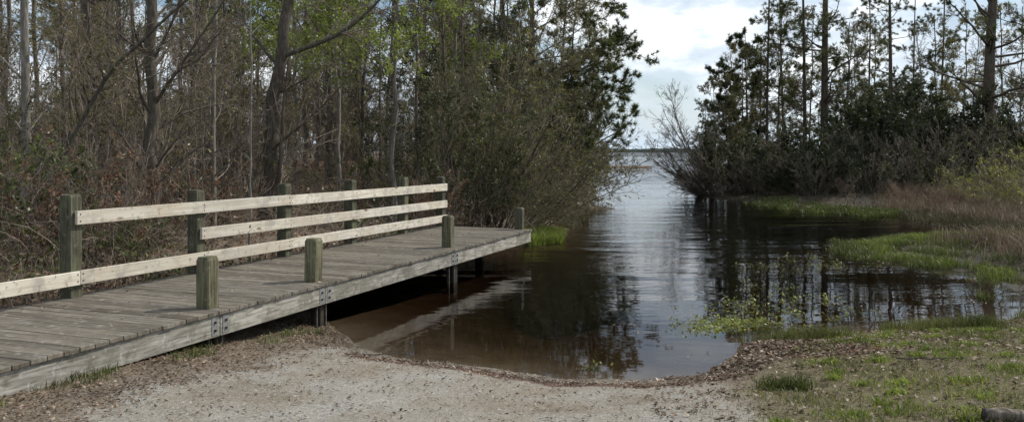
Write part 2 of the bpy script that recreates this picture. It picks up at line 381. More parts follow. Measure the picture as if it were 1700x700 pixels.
h = math_(nt, 'ADD', h, math_(nt, 'MULTIPLY', wl, 2.0))
h = math_(nt, 'MULTIPLY', h, amp)
b = N(nt, 'ShaderNodeBump', i={'Strength': 1.0, 'Distance': .10}); L.new(h, b.inputs['Height'])
fr = N(nt, 'ShaderNodeFresnel', i={'IOR': 1.333}); L.new(b.outputs[0], fr.inputs['Normal'])
gl = N(nt, 'ShaderNodeBsdfGlossy', i={'Roughness': .008}); L.new(b.outputs[0], gl.inputs['Normal'])
tr = N(nt, 'ShaderNodeBsdfTransparent', i={0: (.90, .86, .80, 1)})
mx = N(nt, 'ShaderNodeMixShader'); L.new(fr.outputs[0], mx.inputs[0]); L.new(tr.outputs[0], mx.inputs[1]); L.new(gl.outputs[0], mx.inputs[2])
va = N(nt, 'ShaderNodeVolumeAbsorption', i={'Color': (.38, .25, .13, 1), 'Density': 2.9})
o = N(nt, 'ShaderNodeOutputMaterial'); L.new(mx.outputs[0], o.inputs[0]); L.new(va.outputs[0], o.inputs[1])
M['water'] = m
wb = MB(); wb.box(-1700, 1700, 6.0, 1700, -4.0, WL)
tag(wb.build('water', m), 'brown lake water with small ripples', kind='structure')

# ------------------------------------------------------------------ dock
TH = math.atan2(.935, .354)
dock = empty('wooden_dock', (-3.55, 5.85, 0), TH, 'weathered plank dock over the shore with new pale pine rails on its far side', 'dock')
S0, S1, W = -6.2, 11.05, 1.97
d = MB(); s = S0
while s < S1 - .01:
    w = .138; e = random.uniform(-.006, .006)
    d.box(s, min(s + w, S1), -.028 + e, W + random.uniform(-.01, .01), -.038, 0, .004, .0025); s += w + .0045
d.build('deck', M['deck'], dock)
joint = [S0, 2.25, 4.02, 7.55, S1 - .04]
for a, b_ in zip(joint[:-1], joint[1:]):
    MB().box(a + .003, b_ - .003, 0, .042, -.245, -.042, .004).build('rim_board', M['rim'], dock)
MB().box(S1 - .04, S1, .0, W - .02, -.245, -.042, .004).build('end_board', M['rim'], dock)
MB().box(S0, S1 - .045, W - .06, W - .02, -.245, -.042, .004).build('back_board', M['dark_wood'], dock)
for yy in (.55, 1.05, 1.5):
    MB().box(S0 + .05, S1 - .06, yy, yy + .045, -.235, -.043).build('joist', M['dark_wood'], dock)
def post(s_, y_, z0, z1, w=.15):
    b = MB(); h = w / 2; e = .008
    zz = [z0, z1 - .03, z1]; ins = [0, 0, .012]
    n = len(b.v)
    for z, i in zip(zz, ins):
        k = h - i
        for (cx, cy) in ((-k, -k + e), (-k + e, -k), (k - e, -k), (k, -k + e), (k, k - e), (k - e, k), (-k + e, k), (-k, k - e)):
            b.v.append((s_ + cx, y_ + cy, z))
    r = random.random()
    for l in range(2):
        for i in range(8):
            j = (i + 1) % 8; b.f.append((l * 8 + i, l * 8 + j, l * 8 + 8 + j, l * 8 + 8 + i)); b.r.append(r)
    b.f.append(tuple(range(16, 24))); b.r.append(r); b.f.append(tuple(range(8))[::-1]); b.r.append(r)
    tx, ty = random.uniform(-.012, .012), random.uniform(-.012, .012)
    b.v = [(x + tx * max(z, 0), y + ty * max(z, 0), z + (random.uniform(-.008, .004) if z >= z1 - .031 and z1 > 0 else 0)) for x, y, z in b.v]
    return b
for s_, zt in ((2.3, .49), (4.06, .49), (7.71, .49), (10.93, .41), (-1.5, .49)):
    post(s_, .19, .001, zt).build('short_post', M['post' if s_ < 10 else 'dark_post'], dock)
    post(min(s_ + .02, 10.3), .13 if s_ < 10 else .75, -1.6, -.045, .13).build('pile', M['dark_wood'], dock)
BP = (-3.1, -1.3, .48, 2.28, 4.1, 5.87, 7.64, 9.4, 11.0)
for s_, zt in zip(BP, (1.05, 1.05, .3, 1.055, 1.02, 1.03, 1.03, 1.02, .985)):
    if zt < .5: zt = .22
    post(s_, 1.893 if s_ < 11 else 1.89, -1.6, zt).build('rail_post', M['dark_post'], dock)
def rail(sa, sb, zc0, zc1, h=.14, th=.038):
    """a board on the deck side of the posts; its centre height runs from zc0 at s=2.28 to zc1 at s=11"""
    b = MB(); y1 = 1.893 - .077; y0 = y1 - th; b.box(sa, sb, y0, y1, -h / 2, h / 2, .003)
    w_ = random.uniform(-.007, .007); b.v = [(x, y, z + w_ * (x - sa) / (sb - sa) + zc0 + (zc1 - zc0) * (x - 2.28) / 8.72) for x, y, z in b.v]
    return b.build('rail', M['rail'], dock)
for (c0, c1, segs) in ((.815, .768, ((2.24, 5.868), (5.872, 11.08))), (.502, .440, ((4.06, 7.638), (7.642, 11.08))), (.205, .150, ((-3.2, 2.278), (2.282, 5.868), (5.872, 9.398), (9.402, 11.08)))):
    for a, b_ in segs:
        r_ = rail(a, b_, c0, c1)
        for sp_ in BP:
            if a - .08 < sp_ < b_ + .08:
                sx = min(max(sp_, a + .03), b_ - .03)
                zc = c0 + (c1 - c0) * (sx - 2.28) / 8.72
                for dz in (-.035, .035): MB().cyl((sx, 1.893 - .077 - .038, zc + dz), 1, .008, -.003, 8).build('nail', M['bolt'], r_)
for s_ in (2.25, 4.02, 7.55):
    for q_ in (-.075, .075):
        br = MB().box(s_ + q_ - .042, s_ + q_ + .042, -.005, -.0005, -.225, -.055, .001).build('bracket', M['metal'], dock)
        for dz in (-.105, -.175 - .005):
            MB().cyl((s_ + q_, -.006, dz), 1, .013, -.012, 6).build('bolt', M['bolt'], br)
    for q_ in (-.09, .09):
        MB().box(s_ + q_ - .010, s_ + q_ + .010, .048, .075, -1.1, -.246).build('metal_leg', M['dark_steel'], dock)

# ------------------------------------------------------------------ plant generator
def nrm(v): return v / np.maximum(np.linalg.norm(v, axis=-1, keepdims=True), 1e-9)
def walk(rg, p0, d0, L, K, wig, trop):
    """polylines (n,K,3) that start at p0 along d0"""
    n = len(p0); P = np.empty((n, K, 3)); P[:, 0] = p0; d = nrm(d0); st = (L / (K - 1))[:, None]
    for k in range(1, K):
        P[:, k] = P[:, k - 1] + d * st
        d = nrm(d + rg.normal(0, wig, (n, 3)) + np.asarray(trop))
    return P
def children(rg, P, Rr, per, tmin, tmax, ang, angsd, Lr, K, wig, trop, rr=.6, rmin=.002, taper=.25, cone=.5, Labs=None, flat=0):
    """side shoots of the branches P (n,K,3) with radii Rr (n,K)"""
    n, KK, _ = P.shape
    seg = np.linalg.norm(np.diff(P, axis=1), axis=2); PL = seg.sum(1)
    cnt = rg.poisson(per * (PL / PL.mean()) ** .8) if n > 1 else np.array([int(per)])
    pi = np.repeat(np.arange(n), cnt); m_ = len(pi)
    if m_ == 0: pi = np.array([0]); m_ = 1
    t = tmin + (tmax - tmin) * rg.random(m_)
    f = t * (KK - 1); i0 = np.minimum(f.astype(int), KK - 2); u = (f - i0)[:, None]
    p = P[pi, i0] * (1 - u) + P[pi, i0 + 1] * u; tg = nrm(P[pi, i0 + 1] - P[pi, i0])
    r = Rr[pi, i0] * (1 - u[:, 0]) + Rr[pi, i0 + 1] * u[:, 0]
    q_ = rg.normal(0, 1, (m_, 3)); q_[:, 2] *= (1 - flat); pr = nrm(q_ - (q_ * tg).sum(1, keepdims=True) * tg)
    a = np.radians(rg.normal(ang, angsd, m_))[:, None]
    d = np.cos(a) * tg + np.sin(a) * pr
    base = PL[pi] if Labs is None else np.full(m_, Labs)
    L_ = base * Lr * (1 - cone * t) * rg.uniform(.55, 1.25, m_)
    C = walk(rg, p, d, L_, K, wig, trop)
    r0 = np.maximum(r * rr, rmin)
    return C, radii(r0, K, taper, rmin)
def radii(r0, K, taper, rmin=.002):
    return np.maximum(np.asarray(r0)[:, None] * (1 - (1 - taper) * np.linspace(0, 1, K)[None]), rmin * .7)
def tubes(P, Rr, S):
    n, K, _ = P.shape
    T = nrm(np.gradient(P, axis=1)); mean = nrm(P[:, -1] - P[:, 0])
    ref = np.where(np.abs(mean[:, 2:3]) > .8, np.array([[1., 0, 0]]), np.array([[0, 0, 1.]]))
    U = nrm(np.cross(T, ref[:, None, :])); V = np.cross(T, U)
    a = np.arange(S) * 2 * np.pi / S
    vv = P[:, :, None] + Rr[:, :, None, None] * (np.cos(a)[None, None, :, None] * U[:, :, None] + np.sin(a)[None, None, :, None] * V[:, :, None])
    ix = np.arange(n * K * S).reshape(n, K, S); jn = np.roll(ix, -1, 2)
    f = np.stack([ix[:, :-1], jn[:, :-1], jn[:, 1:], ix[:, 1:]], -1).reshape(-1, 4)
    return vv.reshape(-1, 3), f
def leaves(rg, p, d, Ls, Wd, n=None, droop=0.0):
    """diamond leaves at p pointing roughly along d"""
    m_ = len(p); ax = nrm(d + rg.normal(0, .55, (m_, 3)) + np.array([0, 0, -droop])); s_ = nrm(np.cross(ax, rg.normal(0, 1, (m_, 3)) + np.array([0, 0, 1.2])))
    L_ = (Ls * rg.uniform(.6, 1.3, m_))[:, None]; w = (Wd * rg.uniform(.7, 1.2, m_))[:, None]
    v = np.stack([p, p + ax * L_ * .45 + s_ * w * .5, p + ax * L_, p + ax * L_ * .45 - s_ * w * .5], 1)
    return v.reshape(-1, 3), np.arange(m_ * 4).reshape(-1, 4)
def along(rg, P, per, tmin=.2, spread=0.0):
    n, K, _ = P.shape; pi = np.repeat(np.arange(n), rg.poisson(per, n)); m_ = len(pi)
    f = (tmin + (1 - tmin) * rg.random(m_)) * (K - 1); i0 = np.minimum(f.astype(int), K - 2); u = (f - i0)[:, None]
    p = P[pi, i0] * (1 - u) + P[pi, i0 + 1] * u; tg = nrm(P[pi, i0 + 1] - P[pi, i0])
    return p + rg.normal(0, 1, (m_, 3)) * spread, nrm(tg + rg.normal(0, .5, (m_, 3)))
class Geo:
    def __init__(s, mats): s.v = []; s.f = []; s.r = []; s.n = 0; s.mats = mats
    def add(s, v, f, mi, rnd=None):
        s.v.append(v); s.f.append((f + s.n, mi)); s.n += len(v)
        s.r.append(rng.random(len(f)) if rnd is None else rnd); return s
    def mesh(s, name, smooth=False): return mesh_np(name, np.concatenate(s.v), s.f, s.mats, np.concatenate(s.r), smooth)

def trunk_line(rg, pts, K):
    pts = np.array(pts, float); d = np.r_[0, np.cumsum(np.linalg.norm(np.diff(pts, axis=0), axis=1))]; t = np.linspace(0, d[-1], K)
    P = np.stack([np.interp(t, d, pts[:, k]) for k in range(3)], 1)
    for _ in range(2): P[1:-1] = (P[:-2] + 2 * P[1:-1] + P[2:]) / 4
    return P[None]

def make_tree(name, seed, pts, r0, r1, lim=26, limang=50, limL=2.5, limR=.35, tmin=.2, tmax=.97, sub=7, tw=6, leafper=0, leafsize=.05, leafw=.6, bark='bark_dark', twig='twig',
              leaf='leaf_olive', trop=(0, 0, .06), twL=.45, fine=0, cone=.5, wig=.14, rmin=.003, K=16, fineL=.35, leaflen=1, subL=.42, twtrop=None, lean=None, extra=None, cluster=0.0):
    """root Empty > trunk, crown"""
    rg = np.random.default_rng(seed)
    T = trunk_line(rg, pts, K); T[0, 1:-1] += rg.normal(0, r0 * .35, (K - 2, 3)) * np.array([1, 1, 0])
    t = np.linspace(0, 1, K); TR = (r0 + (r1 - r0) * t ** .8)[None]; TR[0, 0] *= 1.45; TR[0, 1] *= 1.08
    root = empty(name, (0, 0, 0))
    g = Geo([M[bark]]); v, f = tubes(T, TR, 10); g.add(v, f, 0)
    LB, LR = children(rg, T, TR, lim, tmin, tmax, limang, 12, 1, 9, wig, trop, limR, .008, .22, cone, Labs=limL)
    if extra is not None:
        for (pp, ra) in extra:
            E = trunk_line(rg, pp, 9); ER = radii([ra], 9, .25); LB = np.concatenate([LB, E]); LR = np.concatenate([LR, ER])
    v, f = tubes(LB, LR, 6); g.add(v, f, 0)
    trunk = link('trunk', g.mesh('trunk', True), root)
    g = Geo([M[twig], M[leaf]])
    tt = trop if twtrop is None else twtrop
    SB, SR = children(rg, LB, LR, sub, .2, 1, 42, 14, subL, 6, wig * 1.1, tt, .55, rmin * 1.4, .3, .45)
    v, f = tubes(SB, SR, 4); g.add(v, f, 0)
    TB, TRr = children(rg, SB, SR, tw, .15, 1, 40, 15, twL, 4, wig, tt, .6, rmin, .4, .4)
    v, f = tubes(TB, TRr, 3); g.add(v, f, 0)
    tips = TB
    if fine:
        FB, FR = children(rg, TB, TRr, fine, .15, 1, 38, 15, fineL, 3, wig, tt, .7, rmin * .85, .5, .4, Labs=None)
        v, f = tubes(FB, FR, 3); g.add(v, f, 0); tips = FB
    if leafper:
        p, d_ = along(rg, tips, leafper, .25, .02)
        if cluster:                      # leaves only on some shoots: light and dense clumps with gaps
            keep = (lump(p[:, 0] * 1.7 + seed, p[:, 1] * 1.7 + p[:, 2] * 1.1, 1.0) > cluster); p, d_ = p[keep], d_[keep]
        if len(p): v, f = leaves(rg, p, d_, leafsize * leaflen, leafsize * leafw, droop=.2); g.add(v, f, 1)
    link('crown', g.mesh('crown'), root)
    return root

def tufts(rg, p, d, n, Ln, w):
    m_ = len(p); pi = np.repeat(np.arange(m_), n); k = len(pi)
    ax = nrm(d[pi] * .75 + rg.normal(0, .65, (k, 3)) + np.array([0, 0, .12])); s_ = nrm(np.cross(ax, rg.normal(0, 1, (k, 3))))
    L_ = (Ln * rg.uniform(.7, 1.2, k))[:, None]; q_ = p[pi] + ax * .01 - d[pi] * (rg.random(k) * .10)[:, None]
    v = np.stack([q_ - s_ * w * .5, q_ + s_ * w * .5, q_ + ax * L_], 1).reshape(-1, 3)
    return v, np.arange(k * 3).reshape(-1, 3), pi
def make_pine(name, seed, H=19, r0=.24, start=.22, lim=46, limL=3.4, sub=5, tw=4, nt_=18, curve=0, Ln=.19, w=.016, mid=None, dead=10):
    rg = np.random.default_rng(seed)
    pts = [(0, 0, -.3), (curve * .3, rg.normal(0, .1), H * .35), (curve * .8, rg.normal(0, .15), H * .7), (curve, 0, H)]
    T = trunk_line(rg, pts, 20); t = np.linspace(0, 1, 20); TR = (r0 * (1 - .85 * t ** .9))[None]; TR[0, 0] *= 1.4
    root = empty(name, (0, 0, 0)); g = Geo([M['bark_pine']]); v, f = tubes(T, TR, 12); g.add(v, f, 0)
    LB, LR = children(rg, T, TR, lim, start, .98, 72, 10, 1, 8, .13, (0, 0, .055), .30, .012, .3, .55, Labs=limL)
    DB, DR = children(rg, T, TR, dead, .06, start + .12, 80, 14, 1, 6, .16, (0, 0, -.02), .2, .01, .3, .3, Labs=1.5)
    v, f = tubes(LB, LR, 5); g.add(v, f, 0); v, f = tubes(DB, DR, 5); g.add(v, f, 0)
    link('trunk', g.mesh('trunk', True), root)
    g = Geo([M['twig_dark'], M['needle']])
    SB, SR = children(rg, LB, LR, sub, .35, 1, 45, 14, .38, 5, .14, (0, 0, .08), .5, .006, .4, .4, flat=.6)
    DS, DSR = children(rg, DB, DR, 5, .3, 1, 45, 14, .4, 4, .18, (0, 0, 0), .5, .004, .4, .4)
    TB, TRr = children(rg, SB, SR, tw, .3, 1, 42, 14, .5, 4, .14, (0, 0, .12), .6, .005, .6, .3)
    for a_, b_ in ((SB, SR), (TB, TRr), (DS, DSR)): v, f = tubes(a_, b_, 3); g.add(v, f, 0)
    E = np.concatenate([SB[:, -1], TB[:, -1], TB[:, -2]]); D_ = np.concatenate([nrm(SB[:, -1] - SB[:, -2]), nrm(TB[:, -1] - TB[:, -2]), nrm(TB[:, -2] - TB[:, -3])])
    v, f, pi = tufts(rg, E, D_, nt_, Ln, w); tv = rg.random(len(E))
    g.add(v, f, 1, np.clip(tv[pi] * .7 + rg.random(len(f)) * .3, 0, 1))
    link('crown', g.mesh('crown'), root)
    return root

def make_shrub(name, seed, H=4.0, stems=9, spread=.55, sr=.03, sub=9, tw=7, leafper=0, leafsize=.05, leafw=.5, leaf='leaf_olive', bark='bark_grey', twig='twig', lean=(0, 0), wig=.09,
               trop=(0, 0, .02), fine=0, cluster=0.0, rmin=.003, base_r=.25, K=10, subL=.4, twL=.4, leaflen=1.6, nested='stems'):
    rg = np.random.default_rng(seed)
    a = rg.uniform(0, 2 * np.pi, stems); rad = base_r * np.sqrt(rg.random(stems)); sp_ = spread * rg.uniform(.15, 1.1, stems)
    p0 = np.stack([rad * np.cos(a), rad * np.sin(a), np.full(stems, -.25)], 1)
    d0 = np.stack([np.cos(a) * sp_ + lean[0], np.sin(a) * sp_ + lean[1], np.ones(stems)], 1)
    L_ = H * rg.uniform(.65, 1.15, stems)
    P = walk(rg, p0, d0, L_, K, wig, (lean[0] * .05 + 0, lean[1] * .05, trop[2])); RR = radii(sr * rg.uniform(.6, 1.3, stems), K, .2)
    root = empty(name, (0, 0, 0)); g = Geo([M[bark]]); v, f = tubes(P, RR, 6); g.add(v, f, 0)
    link(nested, g.mesh(nested, True), root)
    g = Geo([M[twig], M[leaf]])
    SB, SR = children(rg, P, RR, sub, .12, 1, 34, 12, subL, 6, wig, trop, .55, rmin * 1.5, .35, .5)
    TB, TRr = children(rg, SB, SR, tw, .1, 1, 32, 14, twL, 4, wig, trop, .6, rmin, .5, .4)
    for a_, b_, s_ in ((SB, SR, 4), (TB, TRr, 3)): v, f = tubes(a_, b_, s_); g.add(v, f, 0)
    tips = TB
    if fine:
        FB, FR = children(rg, TB, TRr, fine, .1, 1, 32, 14, .5, 3, wig, trop, .7, rmin * .85, .6, .4); v, f = tubes(FB, FR, 3); g.add(v, f, 0); tips = FB
    if leafper:
        p, d_ = along(rg, tips, leafper, .1, .015)
        if cluster:
            keep = (lump(p[:, 0] * 2 + seed, p[:, 1] * 2 + p[:, 2] * 1.5, 1.0) > cluster); p, d_ = p[keep], d_[keep]
        if len(p): v, f = leaves(rg, p, d_, leafsize * leaflen, leafsize * leafw * 1.3); g.add(v, f, 1)
    link('foliage' if leafper > 2 else 'twigs', g.mesh('foliage'), root)
    return root

used = set()
def place(proto, px, D, label, cat='tree', group=None, rz=None, sc=1.0, sz=1.0, dz=0.0, tilt=(0, 0), x=None):
    """put the prototype itself, then copies of it, at the depth D below picture column px"""
    o = proto if proto.name not in used else copy_tree(proto); used.add(proto.name)
    X_ = at(px, D) if x is None else x
    o.location = (X_, D, gz(X_, D) + dz); o.rotation_euler = (tilt[0], tilt[1], random.uniform(0, 6.28) if rz is None else rz); o.scale = (sc, sc, sc * sz)
    return tag(o, label, cat, group)

M['straw'] = leaf_mat('straw', (.22, .16, .11), (.36, .28, .20), (.5, .42, .32), .3)
# ------------------------------------------------------------------ ground cover (uncountable stuff)
def blades(rg, P, H, W, lean=.35, seg=2, wind=(0, 0)):
    """grass blades at P (n,3)"""
    n = len(P); a = rg.uniform(0, 2 * np.pi, n); d = np.stack([np.cos(a), np.sin(a), 0 * a], 1); s_ = np.stack([-np.sin(a), np.cos(a), 0 * a], 1)
    H = H * rg.uniform(.5, 1.25, n); W = W * rg.uniform(.7, 1.3, n)
    le = (lean * rg.uniform(.1, 1.3, n))[:, None]
    b = rg.uniform(0, 2 * np.pi, n); q_ = np.stack([np.cos(b) + wind[0], np.sin(b) + wind[1], 0 * b], 1) * le
    mid = P + (np.array([0, 0, 1.]) * .6 + q_ * .35) * H[:, None]; tip = P + (np.array([0, 0, 1.]) * (1 - .25 * le) + q_) * H[:, None]
    w = (s_ * W[:, None] * .5)
    v = np.stack([P - w, P + w, mid + w * .75, mid - w * .75, tip], 1).reshape(-1, 3)
    i = np.arange(n)[:, None] * 5
    return v, i + np.array([0, 1, 2, 3]), i + np.array([3, 2, 4])
def scatter(rg, n, x0, x1, y0, y1, keep):
    """n points in the rectangle where keep(x, y, shore distance) says so"""
    out = []; c = 0; t = 0
    while c < n and t < 60:
        x = rg.uniform(x0, x1, n * 2); y = rg.uniform(y0, y1, n * 2); sd = shore_dist(x, y)
        k = rg.random(n * 2) < keep(x, y, sd); out.append(np.stack([x[k], y[k]], 1)); c += k.sum(); t += 1
    p = np.concatenate(out)[:n]; z = ground_z(p[:, 0], p[:, 1])
    return np.concatenate([p, z[:, None]], 1)
def stuff_grass(name, label, P, H, W, mat, lean=.4, seed=1, wind=(0, 0)):
    rg = np.random.default_rng(seed); v, f4, f3 = blades(rg, P, H, W, lean, wind=wind)
    r = rg.random(len(P)); me = mesh_np(name, v, [(f4, 0), (f3, 0)], [M[mat]], np.r_[r, r])
    return tag(link(name, me), label, kind='stuff')
rg = np.random.default_rng(11)
lp = lambda x, y, s: lump(x, y, s)
# lawn in the right foreground, patchy
P = scatter(rg, 52000, 1.2, 9.5, 4.3, 11.5, lambda x, y, sd: (sd > .12) * np.clip(sstep(1.5, 3.0, x + .42 * (7 - y)) * (.30 + .9 * sstep(-.25, .5, lp(x, y, 2.6))) - .5 * np.exp(-((y - 8.3) / .9) ** 2 - ((x - 2.9) / 1.1) ** 2), .0, 1))
stuff_grass('lawn_grass', 'short patchy green grass on the near right bank', P, .045, .0045, 'lawn', .9, 1)
# brighter weed clumps in the lawn
cc = scatter(rg, 150, 1.6, 8, 5.0, 10, lambda x, y, sd: (sd > .2) * sstep(1.8, 3, x + .3 * (7 - y)) * .8)
P = np.repeat(cc, 90, 0) + rg.normal(0, 1, (150 * 90, 3)) * np.repeat(rg.uniform(.03, .12, 150), 90)[:, None] * np.array([1, 1, 0]); P[:, 2] = ground_z(P[:, 0], P[:, 1])
stuff_grass('weed_patches', 'brighter green weed patches in the near lawn', P, .05, .009, 'bright_grass', 1.0, 2)
# a little grass under the front edge of the dock
P = scatter(rg, 900, -4.2, -2.0, 5.6, 10, lambda x, y, sd: (np.abs((x + 3.45) - .378 * (y - 5.85)) < .16) * sstep(.05, .45, lp(x, y, 3.4)))
stuff_grass('edge_grass', 'sparse green grass along the foot of the dock', P, .07, .006, 'marsh', .8, 3)
# green marsh grass: spit, far right strip, tufts on the left shore
kp = lambda x, y, sd: (sd > -1.1) * (ground_z(x, y) > WL - .055 - .02 * lp(x, y, 3)) * (np.clip(1.15 - sd / 1.9, 0, 1)) * ((x > 6.0) & (y > 11.0) | (x > 6.6)) * (.01 + .99 * sstep(-.05, .4, lp(x, y, 1.9)))
P = scatter(rg, 17000, 5.8, 13.5, 10.6, 21, kp)
stuff_grass('marsh_grass', 'bright green marsh grass on the low spit', P, .16, .008, 'marsh', 1.0, 4)
P = scatter(rg, 8000, 9.0, 16, 26, 33, lambda x, y, sd: (sd > -1.4) * (ground_z(x, y) > WL - .07) * np.clip(1.2 - sd / 1.6, 0, 1) * (.02 + .98 * sstep(-.1, .3, lp(x, y, 1.4))) * np.clip(sstep(.25, .32, x / y + .03 * lp(x, y, 1.1)) * (1 - .9 * np.exp(-((x / y - .345) / .012) ** 2)) * (1 - sstep(.43, .48, x / y)), 0, 1))
stuff_grass('far_marsh_grass', 'green marsh grass strip below the dark bushes', P, .20, .018, 'marsh', .8, 5)
P = scatter(rg, 9000, .15, 1.6, 17.6, 20.0, lambda x, y, sd: (sd > -.22) * (sd < .55) * (x + .35 * (y - 18.4) > .25))
stuff_grass('bank_grass', 'bright green grass clump just past the end of the dock', P, .25, .011, 'bright_grass', .7, 6)
P = scatter(rg, 5000, 1.0, 5.0, 22, 30, lambda x, y, sd: (sd > -.15 - .2 * lp(x, y, 2)) * (sd < .8) * np.clip((4.2 - x - .5 * lp(x, y, 3)) / 2.4, 0, 1) ** 2)
stuff_grass('shore_grass', 'olive grass fringe on the left shore spit', P, .15, .014, 'mud_sedge', .7, 7)
# reddish dead grass
P = scatter(rg, 24000, 7.4, 20, 14.5, 35, lambda x, y, sd: np.clip((sd - .45) / 1.0, 0, 1) * (.12 + .88 * sstep(-.25, .35, lp(x, y, .9))) * (y - 12 > -.2 * (x - 8)) * np.where(y < 23, x > 9.2 + .8 * lp(x, y, .8), x / y > .44 + .04 * lp(x, y, .5)))
stuff_grass('dead_grass', 'reddish dry dead grass on the right marsh', P, .46, .011, 'reed', .8, 8)
P = scatter(rg, 5000, 9.5, 14, 20.5, 27.5, lambda x, y, sd: (sd > -.1) * (sd < 1.6) * .8)
stuff_grass('sedge_fringe', 'mixed brown and green sedge between pool and dead grass', P, .24, .012, 'mud_sedge', .7, 12)
P = scatter(rg, 3800, 1.9, 7.4, 8.2, 11.5, lambda x, y, sd: (sd > -.05) * (sd < .5) * sstep(-.2, .4, lp(x, y, 1.8)))
stuff_grass('waterside_grass', 'thin mixed grass along the near waterline', P, .13, .006, 'lawn', .6, 9)
P = scatter(rg, 5200, 6.5, 11.5, 88, 112, lambda x, y, sd: ((x - 9) / 3.6) ** 2 * 0 + (np.abs(y - 102 - .6 * (x - 9)) < 1.4) * 1.0) 
P2 = np.stack([rg.uniform(11.3, 16.6, 3000) , rg.uniform(100, 103, 3000), np.full(3000, WL - .05)], 1)
P2 = P2[lump(P2[:, 0] * 1.3, P2[:, 1] * .6, 1.0) > -.25]
stuff_grass('reed_strip', 'low tan reed strip far out on the lake', P2, .26, .05, 'straw', .5, 10)
P = scatter(rg, 12000, 9, 19, 19, 37, lambda x, y, sd: (sd > -.1) * .9)
stuff_grass('sedge_cover', 'short mixed sedge over the mud of the right marsh', P, .15, .014, 'mud_sedge', .9, 13)
P = scatter(rg, 6000, 6.5, 13, 11, 20, lambda x, y, sd: (sd > .1) * .9)
stuff_grass('marsh_stubble', 'short brown stubble between the green marsh grass', P, .12, .009, 'mud_sedge', 1.0, 14)
# leaf litter
def litter(name, label, P, size, mat='litter', seed=3, lift=.012):
    rg = np.random.default_rng(seed); n = len(P); a = rg.uniform(0, 2 * np.pi, n)
    up = nrm(np.stack([rg.normal(0, .38, n), rg.normal(0, .38, n), np.ones(n)], 1)); d = np.stack([np.cos(a), np.sin(a), 0 * a], 1); d = nrm(d - (d * up).sum(1, keepdims=True) * up); s_ = np.cross(up, d)
    L_ = (size * rg.uniform(.5, 1.35, n))[:, None]; w = L_ * rg.uniform(.3, .6, n)[:, None]; c_ = P + up * lift * rg.uniform(.3, 1.6, n)[:, None]
    v = np.stack([c_ - d * L_ * .5, c_ + s_ * w * .5 + up * L_ * .16, c_ + d * L_ * .5, c_ - s_ * w * .5 + up * L_ * .12], 1).reshape(-1, 3)
    me = mesh_np(name, v, [(np.arange(n * 4).reshape(-1, 4), 0)], [M[mat]], rg.random(n)); return tag(link(name, me), label, kind='stuff')
P = scatter(rg, 22000, -4.6, 1.9, 4.4, 10, lambda x, y, sd: (sd > .03) * np.clip(1.05 * (1 - sand_mask(x, y)) * (x < .5) * (.35 + .75 * sstep(-.2, .4, lp(x, y, 2.2))) + .5 * (sstep(.35, .7, lp(x, y, 2.9))) + 1.0 * (x > -1.6) * np.exp(-((sd - .38 - .20 * lump(x, y, 2.2)) / (.10 + .10 * np.clip(lump(x, y, 5), 0, 1))) ** 2) + .06, 0, 1))
litter('leaf_litter', 'brown leaf litter between the dock and the gravel', P, .032)
P = scatter(rg, 12000, 1.0, 8, 5.2, 10.6, lambda x, y, sd: (sd > .02) * np.clip(.5 * np.exp(-((y - 8.5) / 1.0) ** 2 - ((x - 2.9) / 1.2) ** 2) * (.3 + .7 * sstep(-.3, .3, lp(x, y, 2.4))) + .22 * sstep(-.1, .5, lp(x, y, 2)) + .06 + .35 * (sd < .5) * (x > 1.8), 0, 1))
litter('shore_litter', 'pale and brown dead leaves on the right shore', P, .048, seed=4)
P = scatter(rg, 42000, -26, 1.5, 8, 48, lambda x, y, sd: (sd > .1) * (x < -5.5 + .378 * (y - 6.5)) * np.clip(14 / y, 0, 1) + (sd > .1) * (y > 17.5) * .5)
litter('forest_litter', 'reddish brown leaf litter on the floor of the wood', P, .10, 'leaf_rust', seed=5, lift=.04)
P = scatter(rg, 14000, -4.5, 3, 4.2, 8.3, lambda x, y, sd: (sd > .05) * sand_mask(x, y) * 1.0)
def pebbles(P):
    n = len(P); rg = np.random.default_rng(9); o = np.array([(1, 0, 0), (0, 1, 0), (-1, 0, 0), (0, -1, 0), (0, 0, 1)], float)
    s_ = (rg.gamma(1.5, .0020, n) + .0015)[:, None, None] * rg.uniform(.6, 1.3, (n, 1, 3)); a = rg.uniform(0, 6.28, n); c_, q_ = np.cos(a), np.sin(a)
    v = o[None] * s_ ; x = v[:, :, 0] * c_[:, None] - v[:, :, 1] * q_[:, None]; y = v[:, :, 0] * q_[:, None] + v[:, :, 1] * c_[:, None]
    v = np.stack([x, y, v[:, :, 2] * .7], -1) + P[:, None]; i = np.arange(n)[:, None] * 5
    f = np.concatenate([i + np.array(t) for t in ((0, 1, 4), (1, 2, 4), (2, 3, 4), (3, 0, 4))]); r = rg.random(n)
    return mesh_np('pebbles', v.reshape(-1, 3), [(f, 0)], [M['stone']], np.tile(r, 4))
m, nt, _, L = mat_new('stone'); finish(nt, ramp(nt, attr(nt, 'rnd'), [(0, (.13, .12, .11)), (.5, (.30, .28, .24)), (1, (.38, .36, .32))]), .85); M['stone'] = m
tag(link('gravel', pebbles(P)), 'small pale stones on the gravel landing', kind='stuff')

